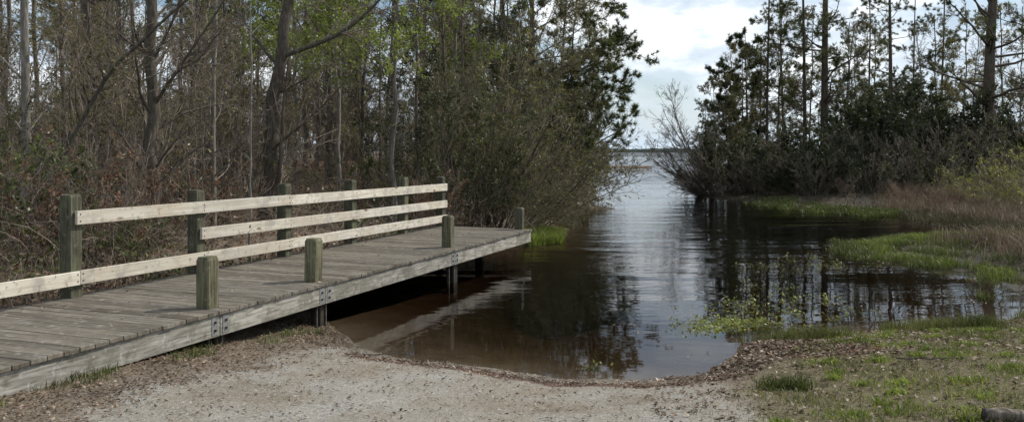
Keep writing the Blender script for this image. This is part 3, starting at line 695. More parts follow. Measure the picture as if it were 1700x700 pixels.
# tangled undergrowth behind the dock
rg = np.random.default_rng(21)
def behind(x, y): return x < -6.25 + .378 * (y - 6.5)
c_ = scatter(rg, 900, -17, .8, 7.0, 30, lambda x, y, sd: (sd > .2) * (behind(x, y) | (y > 18.2)) * np.clip(13 / y, 0, 1))
g = Geo([M['twig'], M['leaf_brown'], M['leaf_mid']])
P0 = np.repeat(c_, 5, 0) + rg.normal(0, .2, (4500, 3)) * np.array([1, 1, 0])
d0 = rg.normal(0, .75, (4500, 3)); d0[:, 2] = np.abs(rg.normal(.7, .5, 4500)) + .1
C1 = walk(rg, P0, d0, rg.uniform(.4, 1.5, 4500), 7, .22, (0, 0, -.13)); R1 = radii(rg.uniform(.003, .009, 4500), 7, .4)
v, f = tubes(C1, R1, 3); g.add(v, f, 0)
C2, R2 = children(rg, C1, R1, 3, .15, 1, 50, 20, .45, 4, .2, (0, 0, -.05), .7, .003, .5, .4); v, f = tubes(C2, R2, 3); g.add(v, f, 0)
p, d_ = along(rg, C2, .8, .2, .04); v, f = leaves(rg, p, d_, .07, .04); g.add(v, f, 1)
p, d_ = along(rg, C1, 4.5, .2, .08); k = lump(p[:, 0] * 1.1, p[:, 1], 1.0) > .0; v, f = leaves(rg, p[k], d_[k], .085, .05); g.add(v, f, 2)
c3 = scatter(rg, 520, -9, -.6, 5.0, 18, lambda x, y, sd: (sd > .1) * (np.abs(x + 5.95 - .378 * (y - 6.5)) < .36))
P0 = np.repeat(c3, 4, 0) + rg.normal(0, .05, (2080, 3)) * np.array([1, 1, 0]); d0 = rg.normal(0, .35, (2080, 3)); d0[:, 0] -= .25; d0[:, 2] = 1
C1 = walk(rg, P0, d0, rg.uniform(.15, .55, 2080), 6, .2, (-.05, 0, -.06)); R1 = radii(rg.uniform(.002, .005, 2080), 6, .4); v, f = tubes(C1, R1, 3); g.add(v, f, 0)
p, d_ = along(rg, C1, 4, .2, .04); k = lump(p[:, 0] * 1.3, p[:, 1], 1.0) > -.1; v, f = leaves(rg, p[k], d_[k], .06, .035); g.add(v, f, 2); v, f = leaves(rg, p[~k], d_[~k], .055, .03); g.add(v, f, 1)
tag(link('undergrowth', g.mesh('undergrowth')), 'tangled brown briars and dead leaves under the left trees', kind='stuff')

# ------------------------------------------------------------------ left wood
G1 = 'trees of the wood behind the dock'
# the dominant leaning trunk
hero = make_tree('hardwood_tree', 31, [(0, 0, -.4), (.06, 0, 1.0), (.24, 0, 2.6), (.40, 0, 4.0), (.52, .1, 5.0), (.7, .2, 10)], .17, .05, 16, 58, 2.4, .3, .40, .98, 6, 5, 0, trop=(0, 0, .02), K=22,
    extra=[([(.34, 0, 3.45), (.85, -.1, 3.62), (1.5, -.2, 3.80), (2.1, -.2, 4.25), (2.9, -.3, 5.2)], .055), ([(.25, 0, 2.7), (.8, -.1, 2.95), (1.2, -.2, 3.3)], .022), ([(.16, 0, 1.6), (.75, -.1, 2.05), (1.5, -.3, 2.7), (1.9, -.3, 3.2)], .028),
           ([(.1, -.05, -.3), (.34, -.1, 1.0), (.36, -.1, 2.2), (.5, -.1, 3.4)], .06), ([(.30, 0, 3.2), (-.3, .1, 3.9), (-.9, .2, 4.9)], .04)])
place(hero, 440, 17, 'big leaning dark trunk with long right limb, above the middle of the rails', 'tree', G1, 0)
t2 = make_tree('hardwood_tree', 32, [(0, 0, -.4), (-.02, 0, 2), (.03, 0, 4), (.0, 0, 9)], .115, .04, 40, 48, 1.9, .32, .12, .98, 7, 6, 1.2, .045, trop=(.03, 0, .03), K=20, leaf='leaf_brown', cluster=.15,
    extra=[([(0, 0, 2.2), (.5, -.1, 2.9), (1.0, -.1, 3.6), (1.6, -.1, 4.6)], .03), ([(0, 0, 2.9), (.35, -.1, 3.5), (.8, -.1, 4.6)], .028), ([(0, 0, 1.2), (.4, -.2, 1.7), (.95, -.2, 2.1)], .02)])
place(t2, 252, 13, 'dark brown trunk with many thin limbs rising to the right, second rail bay', 'tree', G1, 0)
t3 = make_tree('slender_tree', 33, [(0, 0, -.4), (.03, 0, 1.6), (-.02, 0, 3.2), (.03, 0, 9)], .075, .04, 14, 50, 1.4, .3, .15, .98, 5, 4, 1.0, .05, bark='bark_pale', twig='twig_grey', leaf='leaf_olive')
place(t3, 42, 13, 'pale lichen-covered slender trunk at the far left edge of the wood', 'tree', G1, 0)
t4 = make_tree('slender_tree', 34, [(0, 0, -.4), (-.03, 0, 1.6), (.02, 0, 3.6), (.03, 0, 8)], .05, .02, 20, 45, 1.3, .35, .15, .98, 5, 4, 1.0, .04, bark='bark_grey', leaf='leaf_mid', cluster=.1)
place(t4, 356, 14.5, 'thin grey trunk left of the big leaning one, with dark lower stem', 'tree', G1, 0)
t5 = make_tree('slender_tree', 35, [(0, 0, -.4), (.0, 0, 1.2), (.03, 0, 2.6), (.0, 0, 4)], .022, .008, 6, 50, .5, .4, .4, .98, 3, 2, 0, bark='bark_pale', twig='twig_grey')
place(t5, 415, 12.5, 'very thin straight pale pole-like sapling just left of the big leaning trunk', 'tree', G1, 0)
t6 = make_tree('slender_tree', 36, [(0, 0, -.4), (-.02, 0, .8), (.28, 0, 1.5), (.75, 0, 2.4), (1.15, 0, 2.9), (2.3, 0, 3.9)], .05, .015, 16, 50, 1.1, .4, .3, .98, 6, 5, 1.5, .04, leaf='leaf_olive', cluster=.0)
place(t6, 78, 12, 'crooked dark stem bending to the right beside the pale far left trunk', 'tree', G1, 0)
t7 = make_tree('hardwood_tree', 37, [(0, 0, -.4), (.08, 0, 3), (-.05, 0, 7), (0, 0, 13)], .12, .04, 34, 48, 2.4, .33, .22, .98, 7, 6, 0, trop=(0, 0, .05), fine=3)
for px, D, s_, lb in ((548, 27, 1, 'dark straight trunk, the left one of a close pair behind the middle rail'), (561, 29, .8, 'dark thinner trunk, the right one of a close pair behind the middle rail'),
                      (508, 33, .9, 'bare dark trunk between the big leaning one and the close pair')):
    place(t7, px, D, lb, 'tree', G1, sc=s_)
t8 = make_tree('slender_tree', 38, [(0, 0, -.4), (-.1, 0, 2), (.12, 0, 4.5), (.2, 0, 9)], .055, .02, 30, 42, 1.7, .36, .12, .98, 8, 7, 1.2, .05, bark='bark_dark', leaf='leaf_olive', fine=2, cluster=.1)
for px, D, s_, lb in ((604, 23, 1, 'slim grey tree over the far half of the rails, right of the close pair'), (645, 26, 1.1, 'slim grey tree with olive sprigs above the last rail bay but one'),
                      (742, 21, 1, 'slim grey tree right behind the last rail post'), (150, 15, 1.05, 'slim grey tree between the tall left rail post and the dark limbed trunk'),
                      (322, 18, 1.1, 'slim grey tree standing above the second tall rail post'), (196, 19, 1.2, 'slim grey tree left of the dark limbed trunk, deeper in')):
    place(t8, px, D, lb, 'tree', G1, sc=s_)
spring = make_tree('leafy_tree', 39, [(0, 0, -.4), (.1, 0, 2), (-.1, 0, 4.0), (.1, 0, 9)], .07, .03, 42, 62, 2.6, .3, .34, .98, 9, 7, 6.0, .07, .7, leaf='leaf_spring', trop=(0, 0, .0), fine=0, cluster=.05, bark='bark_grey')
place(spring, 655, 18.5, 'tree with fresh bright green leaves above the far rails', 'tree', G1, 2.2)
place(spring, 760, 27, 'fresh green leafy tree behind the last rail post, deeper in', 'tree', G1, .4, 1.1)
place(spring, 560, 21, 'tree with fresh bright green leaves under the long right limb of the leaning trunk', 'tree', G1, 1.3, 1.05)
place(spring, 490, 26, 'fresh green leafy tree close behind the leaning trunk', 'tree', G1, 5.3, 1.15)
place(spring, 400, 24, 'fresh green leafy tree between the pale sapling and the leaning trunk', 'tree', G1, 4.0, 1.05)
ever = make_tree('evergreen_tree', 40, [(0, 0, -.4), (.1, 0, 1.6), (0, 0, 3.0), (.1, 0, 6)], .06, .02, 30, 60, 1.5, .3, .28, .98, 9, 7, 5, .06, .6, leaf='leaf_dark', trop=(0, 0, .01), cluster=-.05, bark='bark_dark')
for px, D, s_, lb in ((690, 19.5, .95, 'dark evergreen tree over the last rail bay with dense clumps'), (630, 24, .9, 'dark evergreen tree behind the far half of the rails'),
                      (842, 27, 1.1, 'dark evergreen tree rising behind the arching shrubs past the dock'), (430, 30, 1.3, 'dark evergreen tree seen just left of the big leaning trunk')):
    place(ever, px, D, lb, 'tree', G1, sc=s_)
mid = make_tree('evergreen_tree', 41, [(0, 0, -.4), (.05, 0, 1.6), (-.1, 0, 3.4), (.1, 0, 7.5)], .055, .02, 34, 58, 1.8, .32, .10, .98, 8, 7, 4, .05, .5, leaf='leaf_olive', trop=(0, 0, .02), cluster=-.02, fine=1, bark='bark_dark')
for px, D, s_, lb in ((-40, 12.5, 1, 'olive leafy tree cut by the left edge, behind the dock'), (105, 15, 1, 'olive leafy tree above the tall left rail post'),
                      (185, 17, 1.1, 'olive leafy tree between the tall left rail post and the dark limbed trunk'), (300, 19, 1.1, 'olive leafy tree right of the dark limbed trunk'),
                      (10, 18, 1.2, 'olive leafy tree behind the pale far left trunk'), (375, 23, 1.15, 'olive leafy tree behind the thin grey trunk'),
                      (-160, 15, 1.1, 'olive leafy tree outside the left edge'), (250, 24, 1.3, 'olive leafy tree deep behind the dark limbed trunk'),
                      (700, 30, 1.2, 'olive leafy tree deep behind the dark evergreen'), (820, 33, 1.3, 'olive leafy tree deep behind the arching shrubs')):
    if px > -100: place(mid, px, D, lb, 'tree', G1, sc=s_)
# backmost wood
b1 = make_tree('bare_tree', 42, [(0, 0, -.5), (.15, 0, 4), (0, .1, 8), (0, 0, 15)], .14, .05, 46, 46, 3.0, .3, .12, .97, 7, 6, 1.2, .10, leaf='leaf_olive', trop=(0, 0, .05), fine=3, rmin=.006, bark='bark_dark', twig='twig', cluster=.1)
b2 = make_tree('bare_tree', 43, [(0, 0, -.5), (-.2, 0, 4), (.1, .1, 8), (0, 0, 14)], .09, .04, 46, 42, 2.6, .3, .1, .97, 7, 6, .5, .09, leaf='leaf_olive', trop=(0, 0, .05), fine=3, rmin=.006, bark='bark_dark', twig='twig', cluster=.1)
pn = make_pine('pine_tree', 44, 19, .2, .3, 44, 2.8, curve=.4)
k = 0
for i in range(46):
    D = 30 + 34 * (i / 46) + random.uniform(-2, 2); px = -60 + (i * 197.3) % 980 + random.uniform(-15, 15)
    if shore_dist(np.array([at(px, D)]), np.array([D]))[0] < .8: continue
    lab = ('bare tree of the tangled backdrop deep in the wood behind the dock', 'thin bare grey tree of the backdrop deep in the wood behind the dock')[i % 2]
    place((b1, b2)[i % 2], px, D, lab, 'tree', ('backdrop trees deep in the wood behind the dock', 'thin backdrop trees deep in the wood behind the dock')[i % 2], sc=random.uniform(.8, 1.15))
for px, D, lb in ((590, 48, 'tall pine deep behind the far half of the rails'), (120, 44, 'tall pine deep above the tall left rail post'), (340, 50, 'tall pine deep above the second rail post'), (480, 55, 'tall pine deep right of the big leaning trunk'),
                  (700, 52, 'tall pine deep behind the dark evergreen tree')):
    place(pn, px, D, lb, 'tree', 'pines deep in the left wood')
# dense low thicket that closes the view under the crowns
th = make_shrub('thicket_shrub', 45, 4.2, 16, .5, .022, 9, 7, 1.6, .06, .5, 'leaf_olive', 'bark_grey', 'twig', fine=2, cluster=.25, rmin=.004, base_r=.9)
th2 = make_shrub('thicket_shrub', 46, 2.6, 18, .6, .016, 9, 7, 2.4, .055, .5, 'leaf_rust', 'twig', 'twig', fine=2, cluster=.3, rmin=.0035, base_r=.7)
th3 = make_shrub('evergreen_shrub', 47, 2.6, 16, .55, .016, 9, 7, 5.0, .06, .55, 'leaf_mid', 'bark_dark', 'twig', cluster=-.15, rmin=.0035, base_r=.6)
G2 = 'shrubs under the trees of the left wood'
for px, D, s_, lb in ((30, 14.5, .95, 'tall twiggy thicket right behind the pale far left trunk'), (160, 14, .8, 'tall twiggy thicket just right of the tall left rail post'), (280, 16, .95, 'tall twiggy thicket close right of the dark limbed trunk'),
        (340, 17.5, .9, 'tall twiggy thicket close behind the thin grey trunk'), (395, 20, .95, 'tall twiggy thicket left of the pale sapling'), (600, 24, .85, 'tall twiggy thicket behind the far half of the rails'), (675, 22, .9, 'tall twiggy thicket below the dark evergreen tree'),
        ):
    place(th, px, D, lb, 'shrub', G2, sc=s_)
for px, D, s_, lb in ((60, 21, 1.3, 'olive leafy tree high behind the pale far left trunk'), (140, 23, 1.35, 'olive leafy tree high behind the tall left rail post'), (215, 20, 1.2, 'olive leafy tree close left behind the dark limbed trunk'), 
        (770, 26, 1.15, 'olive leafy tree right behind the last rail post')):
    place(mid, px, D, lb, 'tree', G1, sc=s_)
for pr, px, D, s_, lb in ((th3, 10, 10.5, .75, 'green leafy shrub low at the left edge behind the rail'), (th2, 60, 11, .7, 'brown twiggy shrub left of the tall left rail post'), (th2, 175, 12, .62, 'brown twiggy shrub just right of the tall left rail post'),
        (th3, 205, 11.2, .36, 'small green leafy shrub low behind the rail, right of the tall post'), (th2, 290, 13.5, .62, 'brown twiggy shrub behind the second tall rail post'), (th2, 380, 15.5, .5, 'brown twiggy shrub under the thin grey trunk'),
        (th, 120, 17, .85, 'tall olive thicket behind the tall left rail post'), (th, 230, 20, .9, 'tall olive thicket behind the dark limbed trunk'), (th3, 330, 21, .9, 'green leafy shrub behind the thin grey trunk'),
        (th, -20, 19, .9, 'tall olive thicket at the left edge'), (th3, 90, 22, 1.1, 'big green leafy shrub deep left'), (th2, 600, 21, .4, 'brown twiggy shrub behind the middle of the far rails'),
        (th3, 665, 20.5, .75, 'green leafy shrub behind the last rail bay'), (th2, 500, 27, .32, 'low rusty twiggy shrub on the leaf bank right of the leaning trunk'), (th2, 560, 31, .36, 'low rusty twiggy shrub on the leaf bank by the close pair'), (th2, 620, 29, .34, 'low rusty twiggy shrub on the leaf bank above the far rails'),
        (th3, 310, 34, 1.0, 'green leafy shrub deep behind the second rail post'), (th2, 710, 18.6, .55, 'brown twiggy shrub right behind the last rails')):
    place(pr, px, D, lb, 'shrub', G2, sc=s_)
for i in range(30):
    D = 40 + 34 * (i / 30) + random.uniform(-2, 2); px = -40 + (i * 311.7) % 960 + random.uniform(-15, 15)
    if shore_dist(np.array([at(px, D)]), np.array([D]))[0] < .8: continue
    place((mid, th)[i % 2], px, D, ('olive leafy tree of the backdrop deep in the wood behind the dock', 'olive thicket of the backdrop deep in the wood behind the dock')[i % 2], ('tree', 'shrub')[i % 2],
          ('olive backdrop trees deep in the wood behind the dock', 'olive backdrop thickets deep in the wood behind the dock')[i % 2], sc=random.uniform(1.1, 1.6) * (1, 1.0)[i % 2])
for i, px in enumerate((300, 352, 395, 428, 455, 487, 512, 540, 571, 598, 622, 650, 676, 702, 727, 760, 790, 815)):
    D = (72, 84, 66, 92)[i % 4]
    place((th, mid)[i % 2], px, D, ('olive thicket of the backdrop deep in the wood behind the dock', 'olive leafy tree of the backdrop deep in the wood behind the dock')[i % 2], ('shrub', 'tree')[i % 2],
          ('olive backdrop thickets deep in the wood behind the dock', 'olive backdrop trees deep in the wood behind the dock')[i % 2], sc=(1.5, 1.9)[i % 2])
# arching shrubs past the end of the dock
G3 = 'arching shrubs past the end of the dock'
ar = make_shrub('arching_shrub', 51, 4.6, 16, .42, .034, 9, 6, 4.2, .06, .5, 'leaf_olive', 'bark_dark', 'twig_olive', lean=(.22, 0), fine=1, cluster=.1, rmin=.005, base_r=.5, wig=.08, trop=(.01, 0, .02))
ar2 = make_shrub('arching_shrub', 52, 4.0, 15, .5, .03, 9, 6, 5.0, .06, .5, 'leaf_mid', 'bark_dark', 'twig_olive', lean=(.15, 0), fine=2, cluster=.1, rmin=.005, base_r=.5, wig=.09)
ar3 = make_shrub('arching_shrub', 53, 3.2, 14, .6, .026, 9, 7, 2.2, .05, .5, 'leaf_olive', 'bark_dark', 'twig_olive', lean=(.55, -.1), fine=2, cluster=.1, rmin=.0045, base_r=.4, wig=.09, trop=(.01, 0, .0))
for pr, px, D, s_, lb, rz in ((ar2, 765, 19.3, .8, 'leafy arching shrub directly right of the last rail post', 0), (ar, 800, 21, 1.0, 'tall twiggy arching shrub behind the far end of the dock', 0), (ar, 850, 24.5, 1.08, 'tall twiggy arching shrub above the dark corner post', .5),
        (ar3, 868, 20.5, .85, 'bare arching shrub leaning over the water just past the dock', 0), (ar3, 900, 25.5, .85, 'bare arching shrub leaning over the water, above the green grass clump', .1), (ar2, 730, 23, 1.0, 'leafy arching shrub seen just left of the last rail post', -.3),
        (ar2, 880, 30, 1.0, 'leafy arching shrub farther along the left shore', .2), (ar3, 935, 34, 1.15, 'bare arching shrub at the farthest point of the left shore seen', 0), (ar, 905, 34, 1.1, 'tall twiggy arching shrub farther along the left shore', -.2),
        (ar2, 925, 44, 1.3, 'leafy arching shrub on the far left point of the channel', .3), (ar2, 820, 20, .5, 'low leafy arching shrub behind the dock end', 1.0), (ar3, 840, 19.2, .55, 'low bare arching shrub beside the dark corner post', .3)):
    place(pr, px, D, lb, 'shrub', G3, rz, s_)
# the pine that reaches over the channel
pl = make_pine('pine_tree', 54, 13, .2, .08, 62, 4.8, 6, 5, 30, curve=.6, Ln=.2, w=.024, dead=4)
place(pl, 878, 34, 'pine with low spreading boughs reaching over the channel, left side', 'tree', None, 1.35)
place(pl, 850, 42, 'pine with low boughs behind the one over the channel', 'tree', None, 3.3, 1.05)


# ------------------------------------------------------------------ right bank
G4 = 'pines on the right bank'
pr1 = make_pine('pine_tree', 61, 20, .23, .2, 44, 3.4, 4, 3, 16, curve=.1, w=.018, Ln=.19)
pr2 = make_pine('pine_tree', 62, 17, .12, .30, 38, 2.2, 4, 3, 16, curve=-.3, w=.018, Ln=.18)
pr3 = make_pine('pine_tree', 63, 18, .30, .18, 44, 4.0, 4, 4, 16, curve=.5, w=.018, Ln=.19)
for p_, px, D, s_, lb in ((pr1, 1368, 43, 1, 'thick straight pine trunk, tallest of the middle group on the right bank'), (pr2, 1337, 43, .95, 'thinner pine close left of the thick middle trunk'),
        (pr2, 1272, 42, .8, 'thin pine at the left of the right bank group'), (pr1, 1480, 46, .72, 'straight pine with a swollen burl midway, right of the middle group'), (pr3, 1637, 38, 1.05, 'thickest pine near the right edge'),
        (pr2, 1440, 52, .8, 'slim pine behind and left of the burl pine'), (pr2, 1515, 50, .75, 'slim pine just right of the burl pine'), (pr2, 1560, 55, .9, 'slim pine left of the thickest right edge pine'),
        (pr2, 1302, 56, .9, 'slim distant pine left of the thinner middle pine'), (pr3, 1760, 42, .9, 'pine just beyond the right edge of view whose boughs reach in')):
    place(p_, px, D, lb, 'tree', G4, sc=s_)
pb = make_pine('pine_tree', 64, 8.0, .09, .25, 40, 2.2, 6, 4, 18, curve=-.9, w=.024, Ln=.2, dead=6)
place(pb, 1215, 41, 'short bushy pine leaning out at the left end of the right bank', 'tree', G4, 0, .76)
place(pb, 1240, 45, 'short bushy pine behind the one leaning out', 'tree', G4, 1.2, .98)
br = make_tree('bare_tree', 65, [(0, 0, -.4), (.2, 0, 2), (.5, 0, 4), (.9, 0, 9)], .06, .02, 34, 40, 2.4, .35, .15, .98, 7, 6, 0, bark='bark_grey', twig='twig_grey', trop=(0, 0, .05), fine=2, rmin=.006)
for px, D, s_, lb, rz in ((1395, 48, 1, 'bare pale sapling right of the thick middle pine', .3), (1420, 47, .9, 'bare pale sapling fanning out before the burl pine', 1.2), (1312, 46, .9, 'bare pale sapling between two left pines', 2.2),
        (1545, 46, .9, 'bare pale sapling over the dark evergreen dome', 3.3), (1600, 41, .8, 'bare leaning stem beside the thickest pine', 0), (1690, 44, 1, 'bare pale sapling at the right edge', 4.4), (1235, 47, .8, 'bare sapling behind the bushy leaning pine', 2.9)):
    place(br, px, D, lb, 'tree', 'bare saplings on the right bank', rz, s_)
lean = make_shrub('bare_shrub', 66, 4.6, 15, .5, .045, 9, 8, 0, bark='bark_grey', twig='twig_grey', lean=(-.75, -.1), fine=4, rmin=.005, base_r=.5, wig=.09, trop=(-.0, 0, .05), nested='stems')
place(lean, 1178, 38.3, 'bare silvery shrub leaning left over the channel from the right bank', 'shrub', None, 0, 1.0)
lean2 = make_shrub('bare_shrub', 67, 3.0, 14, .6, .03, 9, 8, 0, bark='bark_dark', twig='twig_dark', lean=(-.7, -.2), fine=4, rmin=.005, base_r=.5, wig=.1, trop=(0, 0, -.01))
place(lean2, 1182, 37.6, 'dark bare shrub drooping to the water below the silvery shrub', 'shrub', None, 0, .9)
dk = make_shrub('evergreen_shrub', 68, 2.9, 22, .6, .024, 10, 8, 7, .085, .6, 'leaf_dark', 'bark_dark', 'twig_dark', cluster=-.05, rmin=.006, base_r=.8)
dk2 = make_shrub('evergreen_shrub', 69, 2.7, 24, .7, .024, 10, 8, 2.2, .07, .5, 'leaf_dark', 'bark_grey', 'twig', fine=2, cluster=.05, rmin=.006, base_r=.9)
G5 = 'dark evergreen shrubs along the right bank'
lst = [(dk, 1195, 38.6, .8, 'leftmost dark evergreen shrub on the right bank, at the channel corner'), (dk2, 1232, 38.2, .9, 'second dark shrub from the channel corner'), (dk, 1272, 37.6, .82, 'dark evergreen shrub below the thin left pine'),
       (dk2, 1312, 37.3, .85, 'dark loose shrub left of the thick middle pine'), (dk, 1352, 37, .85, 'dark evergreen shrub below the thick middle pine'), (dk2, 1398, 37.5, 1.0, 'dark loose shrub right of the thick middle pine'),
       (dk, 1440, 38.5, 1.3, 'dark evergreen shrub forming the left shoulder of the tall dome'), (dk, 1495, 39.5, 1.62, 'tallest dark evergreen shrub, a dome below the burl pine'), (dk, 1552, 39.5, 1.35, 'dark evergreen shrub forming the right shoulder of the tall dome'),
       (dk2, 1470, 36, .95, 'dark loose shrub in front of the tall dome'), (dk2, 1530, 34.5, .85, 'dark loose shrub right in front of the tall dome'), (dk2, 1600, 36, 1.1, 'dark loose shrub left of the thickest pine'),
       (dk, 1650, 40, 1.0, 'dark evergreen shrub behind the yellow-green shoots'), (dk2, 1710, 37, 1.15, 'dark loose shrub at the right edge'), (dk, 1750, 42, 1.1, 'dark evergreen shrub beyond the right edge'),
       (dk2, 1330, 43, .95, 'dark loose shrub behind the row, between the middle pines'), (dk2, 1415, 44, 1.05, 'dark loose shrub behind the row near the bare saplings'),
       (dk2, 1600, 45, 1.2, 'dark evergreen shrub behind the row, left of the thickest pine')]
lst += [(dk2, 1215, 36.9, .7, 'low dark shrub at the water, leftmost of the front row on the right bank'), (dk2, 1262, 35.4, .65, 'low dark shrub at the water, second of the front row on the right bank'),
        (dk, 1305, 34.6, .6, 'low dark leafy shrub at the water before the left pines'), (dk2, 1350, 34.2, .65, 'low dark shrub behind the left end of the far green marsh strip'),
        (dk, 1395, 34.5, .6, 'low dark leafy shrub behind the middle of the far green marsh strip'), (dk2, 1440, 33.6, .6, 'low dark shrub behind the right end of the far green marsh strip')]
for p_, px, D, s_, lb in lst: place(p_, px, D, lb, 'shrub', G5, sc=s_)
fc = make_tree('leafy_tree', 71, [(0, 0, -.4), (.05, 0, 2.5), (-.1, 0, 5), (-.2, 0, 8.5)], .07, .02, 46, 66, 2.4, .32, .26, .98, 9, 7, 6, .08, .55, leaf='leaf_olive', trop=(0, 0, .03), cluster=.05, fine=0, rmin=.006, bark='bark_dark', twig='twig')
for px, D, s_, lb in ((1188, 42, .6, 'fine-leaved olive tree at the left end of the right bank, over the channel'), (1232, 44, .82, 'fine-leaved olive tree second from the channel on the right bank'), (1292, 46, 1.1, 'fine-leaved olive tree between the two left pines of the right bank'),
        (1405, 48, 1.05, 'fine-leaved olive tree right of the thick middle pine'), (1555, 50, 1.1, 'fine-leaved olive tree above the right shoulder of the dark dome'), (1665, 46, 1.1, 'fine-leaved olive tree just right of the thickest pine'), (1452, 55, 1.15, 'fine-leaved olive tree far behind, left of the burl pine'),
        (1345, 56, 1.25, 'fine-leaved olive tree far behind the thick middle pine'), (1600, 58, 1.25, 'fine-leaved olive tree far behind, left of the thickest pine')):
    place(fc, px, D, lb, 'tree', 'fine-leaved olive trees on the right bank', sc=s_)
fl = make_tree('leafy_tree', 72, [(0, 0, -.4), (.2, 0, 2.0), (.5, 0, 4), (.9, 0, 8.5)], .09, .02, 60, 70, 3.0, .3, .10, .98, 9, 7, 5, .075, .5, leaf='leaf_olive', trop=(.015, 0, -.01), cluster=.0, fine=0, rmin=.005, bark='bark_dark', twig='twig')
for px, D, s_, lb, rz in ((905, 31, 1.0, 'feathery olive tree spreading over the channel from the left shore', 0), (930, 40, 1.15, 'feathery olive tree behind the spreading one on the left shore', .6), (860, 29, 1.0, 'feathery olive tree rising behind the arching shrubs', 2.5)):
    place(fl, px, D, lb, 'tree', 'feathery olive trees on the left shore', rz, s_)
for px, D, s_, lb in ((1172, 40.5, .5, 'rounded low olive tree at the very left end of the right bank'), (1208, 40, .62, 'rounded olive tree just behind the silvery leaning shrub'), (1262, 43, .78, 'rounded olive tree before the left pines of the right bank')):
    place(fc, px, D, lb, 'tree', 'fine-leaved olive trees on the right bank', sc=s_)
ys_ = make_shrub('yellow_shrub', 70, 2.1, 30, .95, .012, 6, 3, 2.0, .07, .4, 'yellow_shoot', 'yellow_shoot', 'twig', rmin=.004, base_r=.5, wig=.07, subL=.35, leaflen=1.8)
for px, D, s_, lb in ((1640, 30.5, 1.0, 'yellow-green shrub of upright shoots, the left one by the right edge'), (1698, 28.5, 1.0, 'yellow-green shrub of upright shoots, the right one, cut by the right edge'), (1585, 32, .6, 'small yellow-green shrub in the dead grass')):
    place(ys_, px, D, lb, 'shrub', 'yellow-green shrubs by the right edge', sc=s_)
for px, D, s_, lb in ((1500, 31, .35, 'low brown twiggy shrub in the dead grass below the dark dome'), (1570, 28, .4, 'low brown twiggy shrub in the dead grass, nearest one'), (1400, 33, .3, 'low brown twiggy shrub behind the far green marsh strip')):
    place(th2, px, D, lb, 'shrub', 'low brown shrubs in the dead grass', sc=s_)

# far shore across the lake
def treeline(name, label, x0, x1, y, hmax, n, seed, mat):
    rg = np.random.default_rng(seed); x = np.linspace(x0, x1, n); h = hmax * (.62 + .25 * lump(x, x * 0 + y, .02) + .12 * rg.random(n)); yy = y + 12 * lump(x, x * 0, .01)
    V = []
    for dy, k in ((-6, 0), (-4, .7), (0, 1), (8, .9), (14, 0)): V.append(np.stack([x, yy + dy, WL - .3 + h * k * (1 if k == 0 else rg.uniform(.88, 1.0, n))], 1))
    V = np.stack(V, 0); ix = np.arange(5 * n).reshape(5, n); f = np.stack([ix[:-1, :-1], ix[:-1, 1:], ix[1:, 1:], ix[1:, :-1]], -1).reshape(-1, 4)
    return tag(link(name, mesh_np(name, V.reshape(-1, 3), [(f, 0)], [mat], rg.random(len(f)))), label, kind='stuff')
m, nt, _, L = mat_new('far_wood'); finish(nt, ramp(nt, noise(nt, .4, 4, .6, vec=geo_pos(nt)), [(.3, (.03, .042, .04)), (.7, (.06, .075, .07))]), .95); M['far_wood'] = m
treeline('distant_wood', 'dense dark wood edge closing the view far behind the dock', -260, -2, 132, 6.0, 500, 6, m)
treeline('far_wood', 'low dark wooded shore on the horizon across the lake', -900, 1100, 930, 7.5, 700, 5, m)

# ------------------------------------------------------------------ small things
# water plants: floating leaves on stems in front of the right shore
def water_plant(px, D, rad, n, hgt, seed, label, grp):
    rg = np.random.default_rng(seed); root = empty('water_plant', (at(px, D), D, WL - .12), 0, label, 'water plant', grp)
    a = rg.uniform(0, 6.28, n); r_ = rad * np.sqrt(rg.random(n)); r_ = r_ * (1 + .35 * np.sin(3 * a + seed)); p0 = np.stack([r_ * np.cos(a) * 1.6, r_ * np.sin(a) * 1.3, 0 * a - .05], 1)
    d0 = np.stack([rg.normal(0, .45, n), rg.normal(0, .45, n), np.ones(n)], 1); P_ = walk(rg, p0, d0, .12 + hgt * rg.uniform(.2, 1.2, n), 6, .16, (0, 0, -.08)); RR = radii(np.full(n, .005), 6, .5)
    v, f = tubes(P_, RR, 3); g = Geo([M['twig']]); g.add(v, f, 0); link('stems', g.mesh('stems'), root)
    g = Geo([M['lily']]); p, d_ = along(rg, P_, 11, .4, .03); k_ = rg.random(len(p)) < .75; p, d_ = p[k_], d_[k_]; v, f = leaves(rg, p, d_ * np.array([1, 1, .3]), .042, .028); g.add(v, f, 0); link('foliage', g.mesh('foliage'), root)
GW = 'yellow-green water plants off the right shore'
